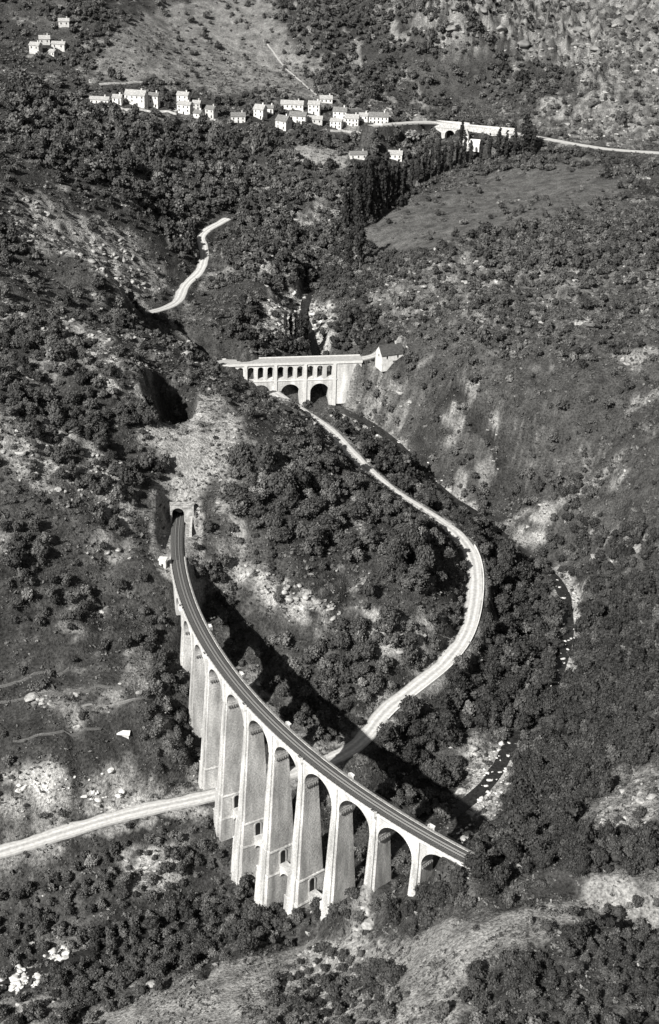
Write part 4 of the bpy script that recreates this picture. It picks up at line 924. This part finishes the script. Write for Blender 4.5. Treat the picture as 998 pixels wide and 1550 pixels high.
CX, CY = np.meshgrid(gx_, gy_); CX = CX.ravel(); CY = CY.ravel()
k = (abs(CX) < 100+.29*CY); CX, CY = CX[k], CY[k]
CX = CX+nrng.uniform(-.5, .5, len(CX))*cell; CY = CY+nrng.uniform(-.5, .5, len(CY))*cell
CZ = height(CX, CY); CU, CV_, CD = proj(CX, CY, CZ)
wob = 26
PU = CU+(fbm(CX/14, CY/14, 3)-.5)*44; PV = CV_+(fbm(CX/14, CY/14, 8)-.5)*44
tree_p = np.zeros(len(CX)); lo = np.full(len(CX), 2.2); hi = np.full(len(CX), 3.8); zone = np.zeros(len(CX), int); names = ['open']
scrub_p = .10+.95*sstep(.48, .58, fbm(CX/24, CY/24, 51, 4))
tree_p = .02+.22*sstep(.56, .68, fbm(CX/40, CY/40, 53, 4))
for k_, (poly, a, c) in GRASS.items():
    m = inpoly(PU, PV, poly); scrub_p[m] = c*(2.0*sstep(.46, .58, fbm(CX/18, CY/18, 71, 3)))[m]; tree_p[m] = c*.08
for k_, (poly, r_, a) in ROCKS.items():
    m = inpoly(PU, PV, poly); scrub_p[m] *= .55; tree_p[m] *= .35
for k_, (poly, dn, a, b) in FOREST.items():
    m = inpoly(PU, PV, poly)&~inpoly(PU, PV, ROCKS['gorge_rocks'][0])&~inpoly(PU, PV, ROCKS['ravine_rocks'][0])&~inpoly(PU, PV, ROCKS['big_rock'][0])&~inpoly(PU, PV, ROCKS['river_bars'][0])&~inpoly(PU, PV, GRASS['terrace'][0])&~inpoly(PU, PV, GRASS['slope_clearing'][0]); names.append(k_); zone[m] = len(names)-1
    g = .45+.75*sstep(.30, .55, fbm(CX/17, CY/17, 91, 3))
    tree_p[m] = (dn*g)[m]; lo[m] = a; hi[m] = b; scrub_p[m] = .35
lone = [(60, 845, 3.6), (100, 885, 3.4), (232, 870, 3.2), (230, 975, 3.0), (185, 1128, 2.6), (235, 880, 2.8), (405, 1045, 3.4), (430, 1085, 3.4), (455, 1098, 2.8), (250, 1010, 2.4), (685, 925, 2.6),
        (765, 325, 3.4), (780, 322, 2.6), (800, 318, 2.2), (830, 312, 2.2), (620, 455, 3.4), (760, 465, 4.6), (735, 460, 3.6), (880, 405, 4.2), (700, 415, 2.8), (640, 470, 2.6), (545, 1395, 2.8), (525, 1390, 2.2), (770, 1370, 2.2), (800, 1400, 1.8), (140, 620, 3.2), (137, 655, 3.2), (440, 45, 4), (480, 30, 4.5), (495, 28, 4), (310, 60, 4.5), (330, 75, 4.5), (250, 25, 4), (290, 35, 4.2), (165, 45, 4.5), (290, 65, 3), (240, 10, 4), (580, 1475, 3.4), (600, 1480, 3.0), (560, 1490, 3.2),
        (256, 166, 4.5), (248, 150, 4), (330, 160, 4), (338, 174, 4.5), (345, 160, 4.5), (376, 172, 4.5), (384, 162, 3.6), (452, 192, 4), (462, 196, 3.4), (483, 193, 4.5), (496, 168, 4), (310, 158, 4), (600, 176, 4.5), (611, 184, 4), (240, 178, 3.6), (540, 158, 4), (520, 156, 4.5), (430, 150, 4), (405, 152, 4.5), (360, 160, 4.5), (170, 118, 5), (180, 122, 4.5), (130, 140, 5), (115, 130, 5), (60, 90, 4), (100, 60, 4), (110, 50, 4.5), (82, 45, 4),
        (555, 590, 3.8), (570, 602, 3.4), (600, 575, 3.4), (545, 577, 2.8), (590, 625, 3.2), (640, 590, 3.2), (622, 562, 3.4), (660, 640, 3.2), (690, 690, 3.6), (655, 700, 3.4), (800, 725, 4.2), (840, 738, 5), (860, 745, 4.4), (815, 745, 4.4), (780, 750, 4), (830, 725, 4)]
lp = hit([a[0] for a in lone], [a[1] for a in lone])
hs_ = inpoly(PU, PV, GRASS['hill_scrub'][0]); scrub_p[hs_] = np.maximum(scrub_p[hs_], .45); tree_p[hs_] = np.maximum(tree_p[hs_], .06)
u_ = nrng.uniform(size=len(CX)); tsz = (lo+(hi-lo)*nrng.uniform(size=len(CX))**1.6)*np.exp(nrng.normal(0, .16, len(CX)))
isT = u_ < tree_p*(cell/(tsz*1.25))**2*1.55
isS = (~isT) & (nrng.uniform(size=len(CX)) < scrub_p)
ssz = np.exp(nrng.normal(.25, .4, len(CX)))*(1+.35*sstep(900, 1300, CY)); ssz[hs_] *= 1.5
TX, TY, TS, TZN = CX[isT], CY[isT], tsz[isT], zone[isT]
TX = np.r_[TX, lp[:, 0]]; TY = np.r_[TY, lp[:, 1]]; TS = np.r_[TS, [a[2] for a in lone]]; TZN = np.r_[TZN, np.zeros(len(lone), int)]
_S = np.vstack([ROAD, UPPER, FARROAD, fa[None]+np.linspace(0, 1, 24)[:, None]*(fb-fa)[None]-np.array([0, 0, 5.]), fa[None]+np.linspace(.2, .45, 8)[:, None]*(fb-fa)[None]-np.array([0, 0, 9.]), fa[None]+np.linspace(.2, .45, 8)[:, None]*(fb-fa)[None]-np.array([0, 0, 15.]), BR_A[None]+np.linspace(0, 1, 30)[:, None]*(BR_B-BR_A)[None]+np.array([0, 0, -4.]), BR_A[None]+np.linspace(.3, 1, 30)[:, None]*(BR_B-BR_A)[None]+np.array([0, 0, -16.])])
_t2 = track(np.arange(-10, 262, 2.5), RC); _S = np.vstack([_S, np.c_[_t2, np.zeros(len(_t2))], np.vstack([np.c_[np.repeat(track(20.*k, 1.)[None], 8, 0), np.linspace(0, PB[k]+(17 if k < 2 else 27 if k < 5 else 14), 8)] for k in range(10)])])
_S = np.vstack([_S, np.array(_pp)])
_ou, _ov, _od = proj(_S[:, 0], _S[:, 1], _S[:, 2]+.3)
def blocks(x, y, s, keep=.75):      # crowns that would stand between the valley's viewpoint and its roads and bridges
    z = height(x, y); u, v, d = proj(x, y, z+s*.95); r = s*FPX/d*keep; out = np.zeros(len(x), bool)
    for a, b, c in zip(_ou, _ov, _od): out |= (np.hypot(u-a, v-b) < r+3) & (d < c-2)
    return out
_sh = np.array([-sx, -sy])/math.tan(R(SUN_EL))/math.hypot(sx, sy)
def shades(x, y, s):                # crowns whose shadow would lie across the valley road
    z = height(x, y)+s*1.0; out = np.zeros(len(x), bool)
    for p in ROAD[::2]:
        h = np.maximum(z-p[2], 0); out |= (np.hypot(x+_sh[0]*h-p[0], y+_sh[1]*h-p[1]) < s*.9+1.5)
    return out & (nrng.uniform(size=len(x)) < .85)
b_ = excluded(TX, TY, TS) | blocks(TX, TY, TS) | shades(TX, TY, TS); TX, TY, TS, TZN = TX[~b_], TY[~b_], TS[~b_], TZN[~b_]
SX, SY, SS = CX[isS], CY[isS], ssz[isS]; b_ = excluded(SX, SY, SS) | blocks(SX, SY, SS, .5); SX, SY, SS = SX[~b_], SY[~b_], SS[~b_]
def visible(x, y, z, n=70):
    ok = np.ones(len(x), bool); P = np.stack([x, y, z-CAMH], -1)
    for t in np.linspace(.25, .985, n):
        q = P*t; ok &= (CAMH+q[:, 2]) > height(q[:, 0], q[:, 1])-.5
    return ok
def merge(variants, x, y, z, s, zs, rot, tint):
    Vs, Fs, Ts = [], [], []; off = 0
    pick = nrng.integers(0, len(variants), len(x))
    for i, (V, F, t) in enumerate(variants):
        k = np.where(pick == i)[0]
        if not len(k): continue
        c, sn = np.cos(rot[k])[:, None], np.sin(rot[k])[:, None]
        X = (V[None, :, 0]*c-V[None, :, 1]*sn)*s[k, None]+x[k, None]; Y_ = (V[None, :, 0]*sn+V[None, :, 1]*c)*s[k, None]+y[k, None]; Zz = V[None, :, 2]*(s*zs)[k, None]+z[k, None]
        Vs.append(np.stack([X, Y_, Zz], -1).reshape(-1, 3))
        Fs.append((F[None]+(np.arange(len(k))*len(V))[:, None, None]+off).reshape(-1, 3)); off += len(k)*len(V)
        Ts.append((t[None]*tint[k, None]).ravel())
    return np.concatenate(Vs), np.concatenate(Fs), np.concatenate(Ts)
ZONE_TXT = {
 'village_wood': 'in the wood just below the village houses', 'ravine_wood': 'in the ravine wood around the short upper road', 'poplar_wood': 'in the dark wood at the foot of the poplars',
 'bridge_wood': 'behind the deck of the two-tier bridge', 'spur_wood': 'on the upper spur inside the road loop', 'spur_low_wood': 'on the lower spur just above the road',
 'track_wood': 'on the bank right beside the viaduct track', 'river_wood': 'between the road bend and the river', 'right_wood': 'on the wooded slope right of the river',
 'gorge_wood': 'in the narrow gorge below the two-tier bridge', 'pier_wood': 'along the valley bottom at the foot of the viaduct', 'end_wood': 'around the near end of the viaduct track', 'corner_wood': 'in the copse at the bottom right corner',
 'bottom_wood': 'in the loose clump at the middle of the bottom edge', 'left_low_wood': 'on the slope below the road left of the viaduct', 'gully_wood': 'in the gully left of the farthest piers',
 'left_wood': 'on the upper left hillside above the tunnel', 'left_bushes': 'on the left hillside level with the trackside hut', 'bend_wood': 'on the shaded bank above the road',
 'rock_wood': 'round the big pale rock by the river', 'hill_wood': 'near the brow of the hill right of the bridge', 'top_wood': 'on the rocky mountainside above the village', 'far_line_wood': 'along the far road and stream',
 'open': 'on the open slopes outside the woods'}
TZ = height(TX, TY); tu, tv, td = proj(TX, TY, TZ+TS); px = TS*FPX/td
vis = (tu > 5) & (tu < 990) & (tv > 5) & (tv < 1545); vis[vis] = visible(TX[vis], TY[vis], (TZ+TS*1.6)[vis])
order = np.argsort(-np.where(vis, px, 0)); ind = order[:300]; rest = np.setdiff1d(np.arange(len(TX)), ind)
print('trees', len(TX), 'visible', vis.sum(), 'scrub', len(SX))
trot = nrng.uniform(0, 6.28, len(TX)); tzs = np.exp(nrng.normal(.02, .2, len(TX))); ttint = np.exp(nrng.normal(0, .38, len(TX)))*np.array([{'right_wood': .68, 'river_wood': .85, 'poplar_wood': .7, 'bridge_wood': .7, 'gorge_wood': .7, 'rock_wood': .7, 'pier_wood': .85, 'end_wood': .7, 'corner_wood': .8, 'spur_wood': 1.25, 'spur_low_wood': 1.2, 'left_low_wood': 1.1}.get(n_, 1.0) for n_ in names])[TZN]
ctr = TZ+TS*.85
crown_me = []
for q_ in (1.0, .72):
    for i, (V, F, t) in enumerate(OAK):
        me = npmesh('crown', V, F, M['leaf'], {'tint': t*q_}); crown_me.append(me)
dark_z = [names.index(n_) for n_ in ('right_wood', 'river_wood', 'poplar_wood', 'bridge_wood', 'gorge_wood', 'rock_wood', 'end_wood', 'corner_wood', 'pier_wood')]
trunk_me = [trunk_mesh(i, 1.0, .075, M['bark']) for i in range(4)]
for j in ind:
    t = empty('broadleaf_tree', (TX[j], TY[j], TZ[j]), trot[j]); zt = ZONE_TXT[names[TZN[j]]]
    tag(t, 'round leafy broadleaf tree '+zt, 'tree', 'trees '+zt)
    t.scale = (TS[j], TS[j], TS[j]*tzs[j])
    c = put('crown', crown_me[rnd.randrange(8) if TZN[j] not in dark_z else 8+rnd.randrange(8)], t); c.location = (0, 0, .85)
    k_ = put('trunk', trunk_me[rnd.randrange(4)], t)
for nm, lo_, hi_, var in (('w', 0, 720, OAKM), ('f', 720, 9999, OAKF)): pass
nearr = rest[TY[rest] < 760]; farr = rest[TY[rest] >= 760]
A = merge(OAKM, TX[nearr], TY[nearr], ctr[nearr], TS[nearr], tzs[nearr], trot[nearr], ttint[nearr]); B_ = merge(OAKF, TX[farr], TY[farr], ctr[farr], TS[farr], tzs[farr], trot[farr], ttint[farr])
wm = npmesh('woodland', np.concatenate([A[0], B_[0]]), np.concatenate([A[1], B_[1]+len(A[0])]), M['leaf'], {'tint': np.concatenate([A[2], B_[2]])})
tag(put('woodland', wm), 'mass of smaller and more distant broadleaf trees over the slopes', 'woodland', kind='stuff')
# bushes
SZ = height(SX, SY); su, sv_, sd = proj(SX, SY, SZ); spx = SS*FPX/sd
vis = (su > 3) & (su < 994) & (sv_ > 3) & (sv_ < 1547); vis[vis] = visible(SX[vis], SY[vis], (SZ+SS)[vis])
order = np.argsort(-np.where(vis, spx, 0)); ind = order[:300]; rest = np.setdiff1d(np.arange(len(SX)), ind)
bush_me = [npmesh('bush', V, F, M['scrub'], {'tint': t}) for V, F, t in BUSH]
def area(u, v):
    if v > 1390: return 'on the grassy slope along the bottom edge'
    if u < 330 and v > 1215: return 'between the left road and the valley bottom'
    if u < 330 and v > 860: return 'on the left hillside above the road'
    if u < 330: return 'on the hillside near the tunnel mouth'
    if v < 420: return 'on the far slopes around the village'
    if u < 720 and v < 1120 and v > 560: return 'on the spur between the track and the road'
    return 'on the hillside right of the river'
for j in ind:
    a = area(su[j], sv_[j]); o = put('bush', bush_me[rnd.randrange(6)]); o.location = (SX[j], SY[j], SZ[j]+.1); o.rotation_euler = (0, 0, rnd.uniform(0, 6.28)); o.scale = (SS[j], SS[j], SS[j]*rnd.uniform(.7, 1.1))
    tag(o, 'low rounded scrub bush '+a, 'bush', 'bushes '+a)
srot = nrng.uniform(0, 6.28, len(SX)); szs = nrng.uniform(.65, 1.1, len(SX)); st_ = np.exp(nrng.normal(0, .42, len(SX)))
nearr = rest[SY[rest] < 700]; farr = rest[SY[rest] >= 700]
A = merge(BUSH, SX[nearr], SY[nearr], SZ[nearr]+.1, SS[nearr], szs[nearr], srot[nearr], st_[nearr]); B_ = merge(BUSHF, SX[farr], SY[farr], SZ[farr]+.1, SS[farr], szs[farr], srot[farr], st_[farr])
sm = npmesh('scrubland', np.concatenate([A[0], B_[0]]), np.concatenate([A[1], B_[1]+len(A[0])]), M['scrub'], {'tint': np.concatenate([A[2], B_[2]])})
tag(put('scrubland', sm), 'low scrub and heath covering the hillsides', 'scrub', kind='stuff')
# tufts of grass and heath: the fine grain of the slopes
ng = 140000
ty = 200+1300*nrng.uniform(size=ng)**1.25; tx = nrng.uniform(-1, 1, ng)*(60+.26*ty)
tz = height(tx, ty); uu, vv, _ = proj(tx, ty, tz)
keep = ~inpoly(uu, vv, GRASS['field'][0]) & (fbm(tx/10, ty/10, 97, 3) > .36) & ~excluded(tx, ty, np.full(ng, .5))
tx, ty, tz = tx[keep], ty[keep], tz[keep]; ng = len(tx); sc_ = np.exp(nrng.normal(-.45, .4, ng))*(1+ty/1500)
TUFT = [crown_variant(700+i, 7, 'shrub', .5) for i in range(5)]
TUFT = [(V[:28], F[:14], t[:28]) for V, F, t in TUFT]
A = merge(TUFT, tx, ty, tz, sc_, nrng.uniform(.5, .9, ng), nrng.uniform(0, 6.28, ng), np.exp(nrng.normal(.1, .35, ng)))
tag(put('heath_tufts', npmesh('heath_tufts', A[0], A[1], M['scrub'], {'tint': A[2]})), 'tufts of dry grass and heather all over the slopes', 'heath', kind='stuff')
# poplars
pop_me = [npmesh('crown', V, F, M['poplar'], {'tint': t}) for V, F, t in POP]
def poplars(lst, txt, grp, name='poplar_tree', slim=1.0):
    P = hit([a[0] for a in lst], [a[1] for a in lst])
    for p, a in zip(P, lst):
        dd = math.sqrt(p[0]**2+p[1]**2+(CAMH-p[2])**2); h = 1.2*a[2]*dd/FPX/.97
        t = empty(name, p, rnd.uniform(0, 6.28)); tag(t, txt, 'tree', grp); s = h/4.2
        t.scale = (s*slim*rnd.uniform(.9, 1.2), s*slim*rnd.uniform(.9, 1.2), s)
        c = put('crown', pop_me[rnd.randrange(4)], t); c.location = (0, 0, 2.05); put('trunk', trunk_me[rnd.randrange(4)], t)
poplars(POP_ROW,
        'tall dark poplar in the dense row at the lower field edge', 'poplars in the dense row beside the field', slim=.62)
poplars(POP_TOP,
        'slim dark poplar along the upper field edge below the chapel', 'poplars along the upper field edge', slim=.7)
poplars([(796, 238, 52)], 'tallest lone pointed tree beside the far road', None, 'conifer_tree', 1.25)
poplars([(806, 240, 36), (698, 220, 30)], 'pointed dark tree next to the far road', 'pointed trees beside the far road', 'conifer_tree', 1.1)
poplars(POP_LONE, 'single poplar standing left of the field above the gorge', 'lone poplars left of the field')
poplars(CYP, 'dark cypress in the small cluster behind the two-tier bridge', 'cypresses behind the two-tier bridge', 'cypress_tree', .85)
# ------------------------------------------------------------------ boulders
def rock_mesh(seed, m):
    rg = np.random.default_rng(seed); V, F = ICO2; s = rg.uniform(.7, 1.25, 3)*np.array([1, 1, .72])
    W_ = V.copy()
    for _ in range(12):        # facets: planes cut off
        n = rg.normal(size=3); n /= np.linalg.norm(n); d = rg.uniform(.38, .75); q = W_@n; W_ = W_-np.maximum(q-d, 0)[:, None]*n*.9
    W_ = W_*(1+.10*rg.normal(size=len(V)))[:, None]*s
    return npmesh('boulder', W_, F, m)
rk = [rock_mesh(i, M['rock']) for i in range(6)]; rkc = [rock_mesh(40+i, M['crag']) for i in range(6)]; rkw = [rock_mesh(20+i, M['rock_white']) for i in range(6)]
def boulders(poly, n, lo_, hi_, meshes, label, grp, name='boulder'):
    us = [p[0] for p in poly]; vs_ = [p[1] for p in poly]; got = []
    while len(got) < n:
        u, v = rnd.uniform(min(us), max(us)), rnd.uniform(min(vs_), max(vs_))
        if inpoly(np.array([u]), np.array([v]), poly)[0]: got.append((u, v))
    P = hit([g[0] for g in got], [g[1] for g in got]); bad = excluded(P[:, 0], P[:, 1], np.full(len(P), -8.))
    for p, b in zip(P, bad):
        s = lo_+(hi_-lo_)*rnd.random()**2; o = put(name, meshes[rnd.randrange(6)]); o.location = (p[0], p[1], p[2]-s*.05); o.scale = (s, s*rnd.uniform(.7, 1.1), s*rnd.uniform(.6, 1)); o.rotation_euler = (rnd.uniform(-.3, .3), rnd.uniform(-.3, .3), rnd.uniform(0, 6.28))
        tag(o, label, name.replace('_', ' '), grp)
boulders([(3, 1478), (30, 1464), (62, 1474), (58, 1498), (22, 1504), (2, 1500)], 46, 1.5, 3.6, rkw, 'white boulder in the heap at the bottom left corner', 'white boulders heaped at the bottom left')
boulders([(66, 1448), (90, 1432), (118, 1436), (100, 1452), (70, 1458)], 26, 1.1, 2.8, rkw, 'white boulder in the pale strip above the corner heap', 'white boulders in the strip above the heap')
boulders([(722, 1195), (742, 1120), (775, 1118), (768, 1160), (752, 1235), (725, 1235)], 46, .8, 2.3, rkw, 'pale boulder in the river bed right of the viaduct', 'pale boulders in the river bed right of the viaduct')
boulders([(838, 870), (868, 872), (872, 930), (868, 1010), (830, 1070), (822, 1062), (850, 1000), (846, 930)], 46, .8, 2.1, rkw, 'pale boulder on the river edge below the big rock', 'pale boulders on the river edge')
boulders([(690, 1262), (715, 1246), (722, 1252), (700, 1272)], 9, .9, 1.9, rkw, 'white rock beside the near end of the track', 'white rocks beside the near end of the track')
boulders([(732, 1275), (745, 1268), (752, 1276), (740, 1284)], 5, .9, 1.8, rkw, 'white rock under the dark trees past the track end', 'white rocks past the track end')
boulders([(500, 622), (560, 632), (640, 690), (690, 745), (670, 750), (560, 655)], 22, .8, 1.8, rkw, 'pale boulder in the gorge stream below the bridge', 'pale boulders in the gorge stream')
boulders([(345, 845), (440, 872), (530, 932), (520, 946), (430, 905)], 40, 1.0, 3.0, rk, 'grey rock of the ledge across the spur', 'grey rocks of the spur ledge', 'rock_block')
boulders([(10, 1180), (180, 1175), (230, 1195), (150, 1215), (40, 1215)], 40, .8, 2.2, rkw, 'pale rock on the bank above the left road', 'pale rocks on the bank above the left road')
boulders([(405, 470), (445, 440), (498, 480), (480, 500), (420, 498)], 26, 1.2, 3.4, rkw, 'pale rock on the bare bank near the cypresses', 'pale rocks near the cypresses')
boulders([(470, 1440), (580, 1420), (620, 1450), (540, 1500), (480, 1500)], 26, .5, 1.5, rk, 'grey rock on the stony part of the foreground slope', 'grey rocks on the foreground slope')
boulders([(150, 690), (215, 730), (200, 780), (60, 760), (20, 660), (40, 640)], 40, 1.0, 2.6, rk, 'grey crag block on the hillside left of the tunnel', 'grey crag blocks left of the tunnel', 'rock_block')
boulders([(640, 0), (760, 0), (960, 0), (990, 40), (900, 110), (800, 80), (700, 60)], 60, 2.5, 8.0, rkc, 'grey crag of the cliff at the top right', 'crags of the cliff at the top right', 'crag')
boulders([(90, 350), (200, 380), (230, 440), (150, 420), (60, 320)], 40, 1.2, 3.6, rk, 'grey crag block on the far left hillside', 'grey crag blocks on the far left hillside', 'rock_block')

# loose stone and broken rock on the bare patches
ns = 60000; ry = 200+1350*nrng.uniform(size=ns)**1.2; rx = nrng.uniform(-1, 1, ns)*(40+.25*ry)
rm = np.maximum(gridval(rockm, rx, ry), .8*gridval(pat, rx, ry)); k = (rm > .35) & (nrng.uniform(size=ns) < rm*.4) & ~excluded(rx, ry, np.full(ns, .3)); rx, ry = rx[k], ry[k]; rz_ = height(rx, ry); ns = len(rx)
def rv(seed):
    m_ = rock_mesh(seed, None); V = np.array([v.co[:] for v in m_.vertices]); F = np.array([p.vertices[:] for p in m_.polygons]); bpy.data.meshes.remove(m_); return V, F, np.ones(len(V))
rvs = [rv(50+i) for i in range(6)]
A = merge(rvs, rx, ry, rz_-.15, np.exp(nrng.normal(-.15, .5, ns))*(1+ry/2500), nrng.uniform(.5, 1, ns), nrng.uniform(0, 6.28, ns), np.ones(ns))
tag(put('scree', npmesh('scree', A[0], A[1], M['rock'])), 'loose grey stone and broken rock on the bare patches', 'scree', kind='stuff')
print('scree', ns)
